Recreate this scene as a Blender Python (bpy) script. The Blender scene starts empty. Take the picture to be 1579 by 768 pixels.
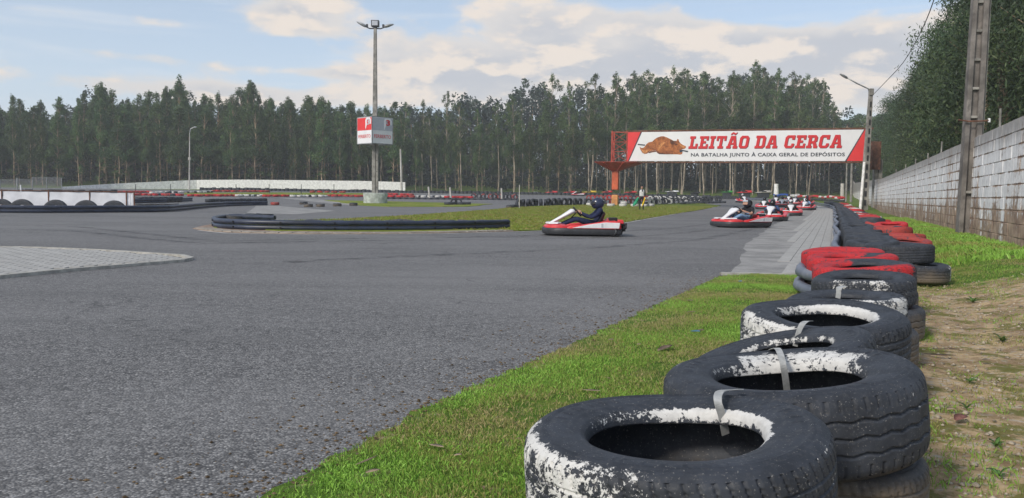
import bpy, bmesh, math, random
import numpy as np
from mathutils import Vector, Matrix, geometry, noise as mnoise

SC = bpy.context.scene
COL = SC.collection
R = math.radians
random.seed(7)
RNG = np.random.default_rng(7)

# ------------------------------------------------------------------ camera
CAM_H = 1.0
FPX = 1239.0                      # focal length in pixels of the 1579 wide photograph
cam_data = bpy.data.cameras.new('camera')
cam = bpy.data.objects.new('camera', cam_data); COL.objects.link(cam)
cam_data.sensor_fit = 'HORIZONTAL'; cam_data.sensor_width = 36.0
cam_data.lens = 36.0 * FPX / 1579.0
cam_data.clip_start = 0.05; cam_data.clip_end = 6000
CROT = (Matrix.Rotation(R(90 - 3.83), 4, 'X') @ Matrix.Rotation(R(0.8), 4, 'Z'))
cam.matrix_world = Matrix.Translation((0, 0, CAM_H)) @ CROT
SC.camera = cam
SC.render.resolution_x = 1024; SC.render.resolution_y = 498

# ------------------------------------------------------------------ world (sky with broken cloud)
SUN_EL, SUN_AZ = 36.0, 223.0       # azimuth clockwise from +Y
W = bpy.data.worlds.new('World'); SC.world = W; W.use_nodes = True
nt = W.node_tree; nt.nodes.clear()

class NG:
    """small helper for building node graphs"""
    def __init__(s, tree): s.t = tree
    def n(s, typ, **kw):
        nd = s.t.nodes.new(typ)
        for k, v in kw.items(): setattr(nd, k, v)
        return nd
    def link(s, a, b): s.t.links.new(a, b)
    def put(s, sock, v):
        if isinstance(v, bpy.types.NodeSocket): s.link(v, sock)
        else: sock.default_value = v
    def math(s, op, a, b=0.0, c=0.0, clamp=False):
        nd = s.n('ShaderNodeMath', operation=op, use_clamp=clamp)
        s.put(nd.inputs[0], a); s.put(nd.inputs[1], b)
        if len(nd.inputs) > 2: s.put(nd.inputs[2], c)
        return nd.outputs[0]
    def mix(s, f, a, b, blend='MIX'):
        nd = s.n('ShaderNodeMix', data_type='RGBA', blend_type=blend)
        s.put(nd.inputs[0], f); s.put(nd.inputs[6], a); s.put(nd.inputs[7], b)
        return nd.outputs[2]
    def noise(s, vec, scale, detail=4, rough=0.55, dist=0.0):
        nd = s.n('ShaderNodeTexNoise')
        if vec is not None: s.link(vec, nd.inputs['Vector'])
        nd.inputs['Scale'].default_value = scale; nd.inputs['Detail'].default_value = detail
        nd.inputs['Roughness'].default_value = rough; nd.inputs['Distortion'].default_value = dist
        return nd.outputs['Fac']
    def voro(s, vec, scale, feature='F1', out='Distance'):
        nd = s.n('ShaderNodeTexVoronoi', feature=feature)
        if vec is not None: s.link(vec, nd.inputs['Vector'])
        nd.inputs['Scale'].default_value = scale
        return nd.outputs[out]
    def ramp(s, v, a, b, lo=0.0, hi=1.0, smooth=True):
        nd = s.n('ShaderNodeMapRange', interpolation_type='SMOOTHSTEP' if smooth else 'LINEAR')
        s.put(nd.inputs[0], v); s.put(nd.inputs[1], a); s.put(nd.inputs[2], b)
        s.put(nd.inputs[3], lo); s.put(nd.inputs[4], hi)
        return nd.outputs[0]
    def mapping(s, vec, scale=(1, 1, 1), loc=(0, 0, 0), rot=(0, 0, 0)):
        nd = s.n('ShaderNodeMapping'); s.link(vec, nd.inputs[0])
        nd.inputs['Scale'].default_value = scale; nd.inputs['Location'].default_value = loc
        nd.inputs['Rotation'].default_value = rot
        return nd.outputs[0]
    def combine(s, x, y, z):
        nd = s.n('ShaderNodeCombineXYZ')
        s.put(nd.inputs[0], x); s.put(nd.inputs[1], y); s.put(nd.inputs[2], z)
        return nd.outputs[0]

g = NG(nt)
out = g.n('ShaderNodeOutputWorld'); bg = g.n('ShaderNodeBackground')
bg.inputs['Strength'].default_value = 0.10
sky = g.n('ShaderNodeTexSky', sky_type='NISHITA'); sky.sun_disc = False
sky.sun_elevation = R(SUN_EL); sky.sun_rotation = R(SUN_AZ)
sky.air_density = 1.0; sky.dust_density = 1.2; sky.ozone_density = 1.4
tc = g.n('ShaderNodeTexCoord')
sep = g.n('ShaderNodeSeparateXYZ'); g.link(tc.outputs['Generated'], sep.inputs[0])
az = g.math('ARCTAN2', sep.outputs[0], sep.outputs[1])
el = g.math('ARCSINE', sep.outputs[2])
vec = g.combine(g.math('MULTIPLY', az, 1.0), g.math('MULTIPLY', el, 2.3), 0.0)
n1 = g.noise(vec, 7.0, 7, 0.56, 0.15)
n1b = g.noise(g.mapping(vec, loc=(0.018, -0.035, 0.0)), 7.0, 7, 0.56, 0.15)
n2 = g.noise(g.mapping(vec, scale=(0.55, 3.2, 1)), 6.0, 5, 0.6, 0.3)
def gauss(a, e, sa, se, amp):
    da = g.math('DIVIDE', g.math('SUBTRACT', az, a), sa)
    de = g.math('DIVIDE', g.math('SUBTRACT', el, e), se)
    q = g.math('ADD', g.math('MULTIPLY', da, da), g.math('MULTIPLY', de, de))
    return g.math('MULTIPLY', g.math('POWER', 2.718, g.math('MULTIPLY', q, -1.0)), amp)
def pxang(x, y): return math.atan((x - 789) / FPX), (294 + .014 * x - 3 - y) / FPX
bias = None
for (x, y, w, h, amp) in [(455, 45, 85, 28, .36), (850, 40, 150, 34, .34), (690, 95, 90, 34, .20), (600, 78, 30, 28, .16),
                          (980, 100, 220, 45, .34), (1300, 95, 190, 42, .36), (1330, 150, 170, 55, .42), (840, 130, 190, 40, .30), (640, 130, 150, 30, .20),
                          (520, 122, 170, 9, .22), (180, 112, 110, 9, .16), (120, 62, 260, 8, .12), (130, 150, 300, 18, .20),
                          (560, 160, 220, 16, .22), (1230, 8, 160, 14, .14), (880, 0, 60, 10, .1), (1180, 30, 120, 16, -.22),
                          (300, 90, 260, 14, -.10), (1060, 62, 40, 14, -.04)]:
    a, e = pxang(x, y)
    gs = gauss(a, e, w / FPX, h / FPX, amp)
    bias = gs if bias is None else g.math('ADD', bias, gs)
dens = g.math('ADD', n1, bias)
densb = g.math('ADD', n1b, bias)
mask = g.ramp(dens, 0.57, 0.74)
wisp = g.ramp(n2, 0.46, 0.75, 0.0, 0.45)
lit = g.ramp(g.math('SUBTRACT', dens, densb), -0.03, 0.075)
thick = g.ramp(dens, 0.68, 0.98)
# the pale veil and the cloud tones, in the units of the sky texture
veil = g.mix(g.ramp(el, 0.0, 0.32, 0.66, 0.34), sky.outputs[0], (5.2, 5.9, 6.9, 1))
veil = g.mix(wisp, veil, (5.7, 5.9, 6.2, 1))
cl = g.mix(thick, (5.6, 5.3, 5.05, 1), (4.1, 4.2, 4.5, 1))
cl = g.mix(lit, cl, (6.5, 5.75, 5.05, 1))
skyc = g.mix(g.math('MULTIPLY', mask, 0.9), veil, cl)
g.link(skyc, bg.inputs['Color']); g.link(bg.outputs[0], out.inputs['Surface'])

sd = bpy.data.lights.new('sun', 'SUN'); sun = bpy.data.objects.new('sun', sd); COL.objects.link(sun)
sd.energy = 2.0; sd.angle = R(9); sd.color = (1.0, 0.93, 0.84)
sv = Vector((math.sin(R(SUN_AZ)) * math.cos(R(SUN_EL)), math.cos(R(SUN_AZ)) * math.cos(R(SUN_EL)), math.sin(R(SUN_EL))))
sun.rotation_euler = sv.to_track_quat('Z', 'Y').to_euler()
SC.view_settings.view_transform = 'Standard'; SC.view_settings.look = 'None'
SC.view_settings.exposure = 0.5; SC.view_settings.gamma = 1.0
SC.view_settings.use_curve_mapping = False

# ------------------------------------------------------------------ shape of the land
def sm(t):
    t = max(0.0, min(1.0, t)); return t * t * (3 - 2 * t)
BAR = [(-3, -1.0), (5.0, 2.18), (10.45, 4.36), (20, 8.18), (40, 16.18), (62, 24.9), (70, 27.8), (80, 30.3), (90, 31.5), (100, 30.6), (110, 26.5), (118, 18), (122, 5)]
EDGE = [(-3, -2.9), (2.63, -.76), (3.87, -.28), (5.47, .505), (7.9, 1.62), (10.3, 2.74), (10.45, 4.36)] + BAR[3:]
def interp(tab, y):
    if y <= tab[0][0]: return tab[0][1]
    for (a, b), (c, d) in zip(tab, tab[1:]):
        if y <= c: return b + (d - b) * (y - a) / (c - a)
    return tab[-1][1]
def tz(x, y):
    q = y - 52.0
    z = 0.0
    if q > 0:
        z = 0.0165 * (q * q / 12.0 if q < 6 else q - 3.0)
    if y > 130: z += 0.03 * (y - 130)
    if y > 165: z = 0.0165 * 110 + .03 * 35
    s = x - (0.18 + 0.4 * y)
    if y < 130: z += 0.2 * sm((s - 0.9) / 1.3)
    return z
def rowx(y): return .44 + .50 * (y - 2.0)
def edgex(y): return interp(EDGE, y)
def ground_z(x, y):
    """height of the bare ground sheet (sunk under the asphalt)"""
    z = tz(x, y)
    if y < 12:
        m = sm((x - edgex(y) - .02) / .35)
        z += .013 * sm((x - edgex(y) + .05 + .035 * mnoise.noise(Vector((x * 9, y * 9, 2)))) / .05)
        z += m * (.006 + .022 * mnoise.noise(Vector((x * 1.7, y * 1.7, 3))) + .008 * mnoise.noise(Vector((x * 7, y * 7, 9))))
    if y < 122.5: z -= .07 * sm((edgex(y) - .16 - x) / .25)
    return z
CP = Vector((0, 0, CAM_H))
def ray(px, py): return (CROT.to_3x3() @ Vector(((px - 789.5) / FPX, -(py - 384) / FPX, -1)))
def at(px, py, Y):
    d = ray(px, py); return CP + d * (Y / d.y)
def G(px, py, ymax=160):
    d = ray(px, py); lo, hi = 1.0, None
    t = 1.0
    while t < ymax:
        p = CP + d * (t / d.y)
        if p.z < tz(p.x, p.y): hi = t; break
        lo = t; t *= 1.02
    if hi is None: p = CP + d * (ymax / d.y); return Vector((p.x, p.y, tz(p.x, p.y)))
    for _ in range(30):
        m = (lo + hi) / 2; p = CP + d * (m / d.y)
        if p.z < tz(p.x, p.y): hi = m
        else: lo = m
    p = CP + d * (hi / d.y); return Vector((p.x, p.y, tz(p.x, p.y)))

# ------------------------------------------------------------------ object helpers
def tag(o, label=None, cat=None, group=None, kind=None):
    if label: o['label'] = label
    if cat: o['category'] = cat
    if group: o['group'] = group
    if kind: o['kind'] = kind
    return o
def empty(name, loc, rz=0.0, label=None, cat=None, group=None):
    o = bpy.data.objects.new(name, None); COL.objects.link(o)
    o.empty_display_size = .2
    o.location = loc; o.rotation_euler = (0, 0, rz)
    return tag(o, label, cat, group)
def add(name, me, parent=None, loc=None, rot=None):
    o = bpy.data.objects.new(name, me); COL.objects.link(o)
    if parent is not None: o.parent = parent
    if loc is not None: o.location = loc
    if rot is not None: o.rotation_euler = rot
    return o
KIDS = {}
def kids(o):
    if o.name not in KIDS: KIDS[o.name] = [c for c in bpy.data.objects if c.parent == o]
    return KIDS[o.name]
def copy_tree(o, parent=None):
    c = o.copy(); COL.objects.link(c); c.parent = parent
    for ch in kids(o): copy_tree(ch, c)
    return c

class MB:
    def __init__(s): s.v = []; s.f = []; s.m = []
    def face(s, pts, m=0):
        b = len(s.v); s.v += [tuple(p) for p in pts]; s.f.append(tuple(range(b, b + len(pts)))); s.m.append(m)
    def box(s, c, size, M=None, m=0, taper=1.0):
        b = len(s.v); x, y, z = size[0] / 2, size[1] / 2, size[2] / 2
        P = []
        for k in (-1, 1):
            t = taper if k > 0 else 1.0
            for (i, j) in ((-1, -1), (1, -1), (1, 1), (-1, 1)): P.append(Vector((i * x * t, j * y * t, k * z)))
        for p in P:
            if M is not None: p = M @ p
            s.v.append(tuple(p + Vector(c)))
        for q in ((0, 3, 2, 1), (4, 5, 6, 7), (0, 1, 5, 4), (1, 2, 6, 5), (2, 3, 7, 6), (3, 0, 4, 7)):
            s.f.append(tuple(b + i for i in q)); s.m.append(m)
    def loft(s, rings, m=0, closed=True, caps=True):
        b = len(s.v); n = len(rings[0])
        for r_ in rings: s.v += [tuple(p) for p in r_]
        for i in range(len(rings) - 1):
            for j in range(n if closed else n - 1):
                k = (j + 1) % n
                s.f.append((b + i * n + j, b + i * n + k, b + (i + 1) * n + k, b + (i + 1) * n + j)); s.m.append(m)
        if caps:
            s.f.append(tuple(b + j for j in reversed(range(n)))); s.m.append(m)
            e = b + (len(rings) - 1) * n
            s.f.append(tuple(e + j for j in range(n))); s.m.append(m)
    def tube(s, pts, rad, n=8, m=0, caps=True):
        pts = [Vector(p) for p in pts]; rings = []
        up = None
        for i, p in enumerate(pts):
            d = (pts[min(i + 1, len(pts) - 1)] - pts[max(i - 1, 0)])
            if d.length < 1e-9: d = Vector((0, 0, 1))
            d.normalize()
            if up is None:
                up = Vector((0, 0, 1)) if abs(d.z) < .9 else Vector((1, 0, 0))
            a = d.cross(up)
            if a.length < 1e-4: a = d.cross(Vector((0, 1, 0)))
            a.normalize(); bb = a.cross(d).normalized(); up = bb
            r_ = rad[i] if isinstance(rad, (list, tuple)) else rad
            rings.append([p + (a * math.cos(2 * math.pi * k / n) + bb * math.sin(2 * math.pi * k / n)) * r_ for k in range(n)])
        s.loft(rings, m, True, caps)
    def ball(s, c, r, nu=12, nv=8, m=0, M=None):
        b = len(s.v)
        rr = r if isinstance(r, (tuple, list)) else (r, r, r)
        for i in range(nv + 1):
            th = math.pi * (i + .001) / (nv + .002)
            for j in range(nu):
                ph = 2 * math.pi * j / nu
                p = Vector((rr[0] * math.sin(th) * math.cos(ph), rr[1] * math.sin(th) * math.sin(ph), rr[2] * math.cos(th)))
                if M is not None: p = M @ p
                s.v.append(tuple(p + Vector(c)))
        for i in range(nv):
            for j in range(nu):
                k = (j + 1) % nu
                s.f.append((b + i * nu + j, b + (i + 1) * nu + j, b + (i + 1) * nu + k, b + i * nu + k)); s.m.append(m)
    def prism(s, poly, z0, z1, M=None, m=0):
        """poly in xz plane (x, z), thickness along y from z0 to z1"""
        A = [Vector((p[0], z0, p[1])) for p in poly]; B = [Vector((p[0], z1, p[1])) for p in poly]
        if M is not None: A = [M @ p for p in A]; B = [M @ p for p in B]
        s.loft([A, B], m)
    def mesh(s, name, mats, smooth=False, bevel=0.0, bseg=2, autosmooth=None):
        me = bpy.data.meshes.new(name)
        me.from_pydata(s.v, [], s.f)
        for mt in (mats if isinstance(mats, (list, tuple)) else [mats]): me.materials.append(mt)
        if len(me.materials) > 1: me.polygons.foreach_set('material_index', s.m)
        bm = bmesh.new(); bm.from_mesh(me)
        if bevel > 0:
            bmesh.ops.remove_doubles(bm, verts=bm.verts, dist=1e-5)
            es = [e for e in bm.edges if len(e.link_faces) == 2 and e.calc_face_angle(0) > .5]
            bmesh.ops.bevel(bm, geom=es, offset=bevel, segments=bseg, profile=.5, affect='EDGES', clamp_overlap=True)
        bmesh.ops.recalc_face_normals(bm, faces=bm.faces)
        if autosmooth is not None:
            for e in bm.edges:
                e.smooth = not (len(e.link_faces) == 2 and e.calc_face_angle(0) > autosmooth)
            for f in bm.faces: f.smooth = True
        bm.to_mesh(me); bm.free()
        if smooth: me.polygons.foreach_set('use_smooth', [True] * len(me.polygons))
        me.update()
        return me
    def build(s, name, mats, parent=None, loc=None, rot=None, **kw):
        return add(name, s.mesh(name, mats, **kw), parent, loc, rot)

def np_mesh(name, V, F, mats, attrs=None, smooth=False, midx=None):
    """V (n,3), F (m,k) -> mesh"""
    V = np.asarray(V, np.float32); F = np.asarray(F, np.int32); k = F.shape[1]
    me = bpy.data.meshes.new(name)
    me.vertices.add(len(V)); me.vertices.foreach_set('co', V.ravel())
    me.loops.add(F.size); me.loops.foreach_set('vertex_index', F.ravel())
    me.polygons.add(len(F)); me.polygons.foreach_set('loop_start', np.arange(0, F.size, k, dtype=np.int32))
    for mt in (mats if isinstance(mats, (list, tuple)) else [mats]): me.materials.append(mt)
    if midx is not None: me.polygons.foreach_set('material_index', np.asarray(midx, np.int32))
    if smooth: me.polygons.foreach_set('use_smooth', np.ones(len(F), bool))
    for nm, (typ, arr) in (attrs or {}).items():
        a = me.attributes.new(nm, typ, 'POINT')
        a.data.foreach_set('value' if typ == 'FLOAT' else 'color', np.asarray(arr, np.float32).ravel())
    me.update(calc_edges=True); me.validate()
    return me

# ------------------------------------------------------------------ materials
def material(name, rough=.6, spec=.4, metal=0.0):
    m = bpy.data.materials.new(name); m.use_nodes = True
    b = m.node_tree.nodes['Principled BSDF']
    b.inputs['Roughness'].default_value = rough; b.inputs['Metallic'].default_value = metal
    b.inputs['Specular IOR Level'].default_value = spec
    return m, NG(m.node_tree), b
def bump(g, b, h, strength=.4, dist=.01):
    n = g.n('ShaderNodeBump'); n.inputs['Strength'].default_value = strength; n.inputs['Distance'].default_value = dist
    g.link(h, n.inputs['Height']); g.link(n.outputs[0], b.inputs['Normal'])
def pos(g): return g.n('ShaderNodeNewGeometry').outputs['Position']
def objc(g): return g.n('ShaderNodeTexCoord').outputs['Object']
def c4(c): return (c[0], c[1], c[2], 1)
def simple(name, col, rough=.5, spec=.4, metal=0, var=.25, scale=6.0, dirt=None, bmp=.0):
    m, g, b = material(name, rough, spec, metal)
    v = pos(g)
    n = g.noise(v, scale, 5, .6)
    lo = tuple(c * (1 - var) for c in col); hi = tuple(min(1, c * (1 + var)) for c in col)
    c = g.mix(g.ramp(n, .3, .7), c4(lo), c4(hi))
    if dirt:
        n2 = g.noise(v, scale * 2.3, 6, .7)
        c = g.mix(g.ramp(n2, .5, .72, 0, .7), c, c4(dirt))
    g.link(c, b.inputs['Base Color'])
    if bmp: bump(g, b, g.noise(v, scale * 8, 4), bmp, .004)
    return m

M = {}
# asphalt: coarse chippings, worn paler bands, slightly bluish
m, g, b = material('asphalt', .82, .35)
v = pos(g)
cell = g.n('ShaderNodeTexVoronoi'); g.link(v, cell.inputs['Vector']); cell.inputs['Scale'].default_value = 95
csep = g.n('ShaderNodeSeparateColor'); g.link(cell.outputs['Color'], csep.inputs[0])
cell2 = g.n('ShaderNodeTexVoronoi'); g.link(v, cell2.inputs['Vector']); cell2.inputs['Scale'].default_value = 33
csep2 = g.n('ShaderNodeSeparateColor'); g.link(cell2.outputs['Color'], csep2.inputs[0])
stone = g.math('ADD', g.math('MULTIPLY', csep.outputs[0], .6), g.math('MULTIPLY', csep2.outputs[0], .4))
c = g.mix(g.ramp(stone, .15, .95), (.078, .076, .074, 1), (.295, .288, .280, 1))
c = g.mix(g.ramp(csep.outputs[1], .90, .98, 0, .8), c, (.48, .47, .45, 1))
pit = g.ramp(cell.outputs['Distance'], .35, .75, 0, .75)
c = g.mix(pit, c, (.035, .035, .038, 1))
big = g.noise(g.mapping(v, scale=(.5, 1.1, 1), rot=(0, 0, .45)), .35, 5, .6, .6)
c = g.mix(g.ramp(big, .35, .68, 0, .45), c, (.235, .23, .225, 1))
big2 = g.noise(g.mapping(v, scale=(.35, 1.8, 1), rot=(0, 0, -.2)), .6, 4, .5, 1.0)
c = g.mix(g.ramp(big2, .52, .70, 0, .38), c, (.095, .093, .092, 1))
sta = g.noise(g.mapping(v, loc=(7, 3, 0)), .9, 6, .72, .4)
c = g.mix(g.ramp(sta, .60, .72, 0, .30), c, (.075, .074, .074, 1))
wv = g.n('ShaderNodeVectorMath', operation='ADD'); g.link(v, wv.inputs[0])
nz_ = g.n('ShaderNodeTexNoise'); g.link(v, nz_.inputs['Vector']); nz_.inputs['Scale'].default_value = 1.6; nz_.inputs['Detail'].default_value = 5
sc_ = g.n('ShaderNodeVectorMath', operation='SCALE'); g.link(nz_.outputs['Color'], sc_.inputs[0]); sc_.inputs['Scale'].default_value = 1.1; g.link(sc_.outputs[0], wv.inputs[1])
ck = g.n('ShaderNodeTexVoronoi', feature='DISTANCE_TO_EDGE'); g.link(wv.outputs[0], ck.inputs['Vector']); ck.inputs['Scale'].default_value = .22
ckm = g.math('MULTIPLY', g.ramp(ck.outputs['Distance'], .0015, .0045, 1, 0), g.ramp(g.noise(v, .5, 3), .48, .60))
c = g.mix(g.math('MULTIPLY', ckm, .55), c, (.03, .03, .03, 1))
med = g.noise(v, 3.2, 6, .7)
c = g.mix(g.ramp(med, .35, .7, 0, .20), c, (.20, .195, .19, 1))
g.link(c, b.inputs['Base Color'])
h = g.math('ADD', g.math('MULTIPLY', cell.outputs['Distance'], -1.0), g.math('MULTIPLY', cell2.outputs['Distance'], -.5))
bump(g, b, h, .55, .006)
M['asphalt'] = m

m, g, b = material('dusty_asphalt', .9, .25)
v = pos(g); n = g.noise(v, 1.2, 6, .7); n3 = g.noise(v, 60, 3, .7)
c = g.mix(g.ramp(n, .35, .65), (.23, .225, .215, 1), (.38, .37, .35, 1))
c = g.mix(g.ramp(n3, .3, .7, 0, .35), c, (.12, .12, .12, 1))
g.link(c, b.inputs['Base Color']); bump(g, b, n3, .3, .004)
M['dusty'] = m

m, g, b = material('tyre_rubber_streak', .7, .35)
v = pos(g); n = g.noise(g.mapping(v, scale=(1, 1, 1)), 2.2, 6, .7)
b.inputs['Base Color'].default_value = (.045, .045, .047, 1)
tr = g.n('ShaderNodeBsdfTransparent'); mx = g.n('ShaderNodeMixShader'); g.link(g.ramp(n, .38, .68, 0, .42), mx.inputs[0])
g.link(tr.outputs[0], mx.inputs[1]); g.link(b.outputs[0], mx.inputs[2]); g.link(mx.outputs[0], m.node_tree.nodes['Material Output'].inputs['Surface'])
M['skid'] = m
# ground: short turf and bare sandy soil
m, g, b = material('turf_and_soil', .95, .15)
v = pos(g)
at_ = g.n('ShaderNodeAttribute', attribute_name='dirt')
n = g.noise(v, 1.6, 6, .65); nf = g.noise(v, 45, 5, .7); nm = g.noise(v, 9, 5, .65)
gc = g.mix(g.ramp(nm, .3, .7), (.06, .12, .014, 1), (.13, .22, .025, 1))
gc = g.mix(g.ramp(nf, .35, .7, 0, .55), gc, (.03, .055, .012, 1))
gc = g.mix(g.ramp(n, .46, .66, 0, .75), gc, (.24, .20, .07, 1))
dc = g.mix(g.ramp(nm, .3, .7), (.22, .145, .075, 1), (.50, .36, .20, 1))
dc = g.mix(g.ramp(nf, .3, .75, 0, .5), dc, (.60, .47, .30, 1))
peb = g.n('ShaderNodeTexVoronoi'); g.link(v, peb.inputs['Vector']); peb.inputs['Scale'].default_value = 38
ps = g.n('ShaderNodeSeparateColor'); g.link(peb.outputs['Color'], ps.inputs[0])
dc = g.mix(g.ramp(ps.outputs[0], .80, .86, 0, .6), dc, (.44, .40, .34, 1))
dc = g.mix(g.ramp(g.noise(v, 2.6, 7, .75), .46, .60, 0, .6), dc, (.15, .095, .05, 1))
dc = g.mix(g.ramp(g.noise(v, 3.7, 7, .72), .50, .58, 0, .8), dc, (.11, .12, .02, 1))
f = g.ramp(g.math('ADD', at_.outputs['Fac'], g.math('MULTIPLY', g.math('SUBTRACT', g.noise(v, 3.0, 6, .7), .5), 1.3)), .42, .62)
c = g.mix(f, gc, dc)
g.link(c, b.inputs['Base Color'])
bump(g, b, g.math('ADD', nf, g.math('MULTIPLY', nm, 1.5)), .6, .012)
M['ground'] = m

m, g, b = material('island_turf', .95, .12)
v = pos(g)
n = g.noise(g.mapping(v, scale=(1, .5, 1)), .55, 6, .65, .5); nm = g.noise(v, 4.5, 5, .7)
gc = g.mix(g.ramp(nm, .3, .7), (.12, .165, .02, 1), (.20, .25, .03, 1))
gc = g.mix(g.ramp(n, .46, .68, 0, .7), gc, (.29, .26, .08, 1))
g.link(gc, b.inputs['Base Color']); bump(g, b, nm, .8, .05)
M['island'] = m

def paver_mat(name, lo, hi):
    m, g, b = material(name, .85, .3)
    v = pos(g); n = g.noise(v, 7, 5, .7); nf = g.noise(v, 70, 3, .6)
    oi = g.n('ShaderNodeObjectInfo')
    c = g.mix(g.ramp(n, .3, .7), c4(lo), c4(hi))
    c = g.mix(g.math('MULTIPLY', oi.outputs['Random'], .3), c, c4(tuple(x * .72 for x in lo)))
    c = g.mix(g.ramp(nf, .35, .7, 0, .25), c, c4(tuple(x * .6 for x in lo)))
    g.link(c, b.inputs['Base Color']); bump(g, b, nf, .3, .003)
    return m
M['paver'] = paver_mat('grey_paver', (.34, .333, .315), (.47, .46, .435))
M['paver_joint'] = simple('paver_joint', (.17, .165, .15), .95, .1, var=.4, scale=9)
M['kerbstone'] = simple('kerbstone', (.40, .385, .345), .85, .3, var=.25, scale=8, dirt=(.22, .20, .17))
M['kerb_brick'] = simple('kerb_brick', (.30, .22, .17), .9, .2, var=.35, scale=5, dirt=(.16, .14, .12))
M['line_paint'] = simple('worn_line_paint', (.50, .49, .45), .8, .3, var=.25, scale=4, dirt=(.18, .18, .18))

def rubber(name, paint, base=(.022, .025, .031), paint_rough=.75):
    m, g, b = material(name, .62, .3)
    v = objc(g); w = pos(g)
    n = g.noise(v, 9, 6, .65); nf = g.noise(v, 55, 5, .75)
    c = g.mix(g.ramp(n, .3, .72), c4(base), c4(tuple(x * 2.0 for x in base)))
    c = g.mix(g.ramp(nf, .50, .72, 0, .45), c, (.105, .103, .10, 1))
    c = g.mix(g.ramp(g.noise(v, 150, 2, .6), .64, .70, 0, .55), c, (.26, .25, .23, 1))
    # dust and dried mud low down on the stack
    sp = g.n('ShaderNodeSeparateXYZ'); g.link(w, sp.inputs[0])
    mud = g.ramp(g.math('ADD', sp.outputs[2], g.math('MULTIPLY', g.noise(w, 6, 5, .7), -.28)), -.08, .12, .85, 0)
    c = g.mix(mud, c, (.17, .135, .095, 1))
    a = g.n('ShaderNodeAttribute', attribute_name='paint')
    nn = g.math('ADD', g.math('MULTIPLY', g.noise(v, 11, 8, .8, .4), .68), g.math('MULTIPLY', g.noise(v, 80, 4, .7), .32))
    nn = g.math('MULTIPLY_ADD', nn, 3.0, -1.0)
    k = g.ramp(g.math('SUBTRACT', g.math('MULTIPLY', a.outputs['Fac'], 1.0), nn), 0, .05)
    pc = g.mix(g.ramp(g.noise(v, 30, 5, .7), .35, .75, 0, .5), c4(paint), c4(tuple(x * .55 for x in paint)))
    c = g.mix(k, c, pc)
    g.link(c, b.inputs['Base Color'])
    g.link(g.ramp(k, 0, 1, .62, paint_rough), b.inputs['Roughness'])
    bump(g, b, g.math('ADD', nf, g.math('MULTIPLY', k, .8)), .18, .003)
    return m
M['rub_white'] = rubber('rubber_flaking_white_paint', (.62, .61, .58))
M['rub_red'] = rubber('rubber_flaking_red_paint', (.50, .03, .035))
M['rub_rust'] = rubber('rubber_faded_red_paint', (.36, .055, .045))
M['rub_black'] = rubber('plain_rubber', (.05, .05, .05))
M['rub_blue'] = rubber('rubber_blue_paint', (.03, .09, .35))
M['strap'] = simple('strap_plastic', (.40, .40, .38), .5, .4, var=.2, scale=30)
M['pipe'] = simple('dark_pipe_plastic', (.022, .030, .055), .42, .5, var=.35, scale=2.5, dirt=(.05, .055, .065))
M['pipe_pale'] = simple('weathered_pipe_plastic', (.13, .15, .19), .5, .5, var=.3, scale=2.5, dirt=(.22, .22, .23))
M['bolt'] = simple('bolt_black', (.01, .01, .012), .6, .3)
M['concrete'] = simple('pole_concrete', (.25, .24, .215), .9, .25, var=.35, scale=2.0, dirt=(.12, .115, .10), bmp=.3)
M['concrete_pale'] = simple('pale_concrete', (.46, .44, .40), .9, .25, var=.2, scale=1.2, dirt=(.24, .22, .19), bmp=.2)
M['steel_dark'] = simple('dark_steel', (.05, .05, .055), .5, .5, metal=.6)
M['steel_rust'] = simple('rusty_steel', (.14, .065, .04), .8, .3, var=.5, scale=4)
M['galv'] = simple('galvanised_steel', (.30, .31, .31), .45, .5, metal=.5)
M['orange_dark'] = simple('weathered_red_steel', (.33, .05, .028), .6, .35, var=.3, scale=1.6, dirt=(.16, .05, .03))
M['orange'] = simple('orange_steel_paint', (.52, .10, .035), .55, .4, var=.22, scale=1.6, dirt=(.30, .08, .04))
M['orange_pale'] = simple('faded_orange_paint', (.62, .27, .09), .6, .4, var=.3, scale=1.6, dirt=(.40, .14, .06))
M['sign_white'] = simple('sign_white', (.74, .74, .74), .5, .4, var=.04, scale=1.0)
M['sign_red'] = simple('sign_red', (.68, .035, .035), .5, .4, var=.08, scale=1.0)
M['sign_grey'] = simple('sign_grey', (.44, .46, .50), .5, .4, var=.05)
M['ink_red'] = simple('lettering_red', (.60, .025, .03), .5, .3, var=.05)
M['ink_dark'] = simple('lettering_dark', (.03, .04, .055), .5, .3, var=.05)
M['canvas'] = simple('white_canvas', (.66, .67, .70), .8, .2, var=.08, scale=2.2, bmp=.5)
M['white_paint'] = simple('white_paint_worn', (.80, .79, .76), .7, .3, var=.15, scale=3, dirt=(.35, .30, .25))
M['bark'] = simple('eucalyptus_bark', (.32, .24, .165), .9, .2, var=.45, scale=1.3)
M['bark_pale'] = simple('pale_eucalyptus_bark', (.31, .26, .20), .9, .2, var=.45, scale=1.1)

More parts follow.
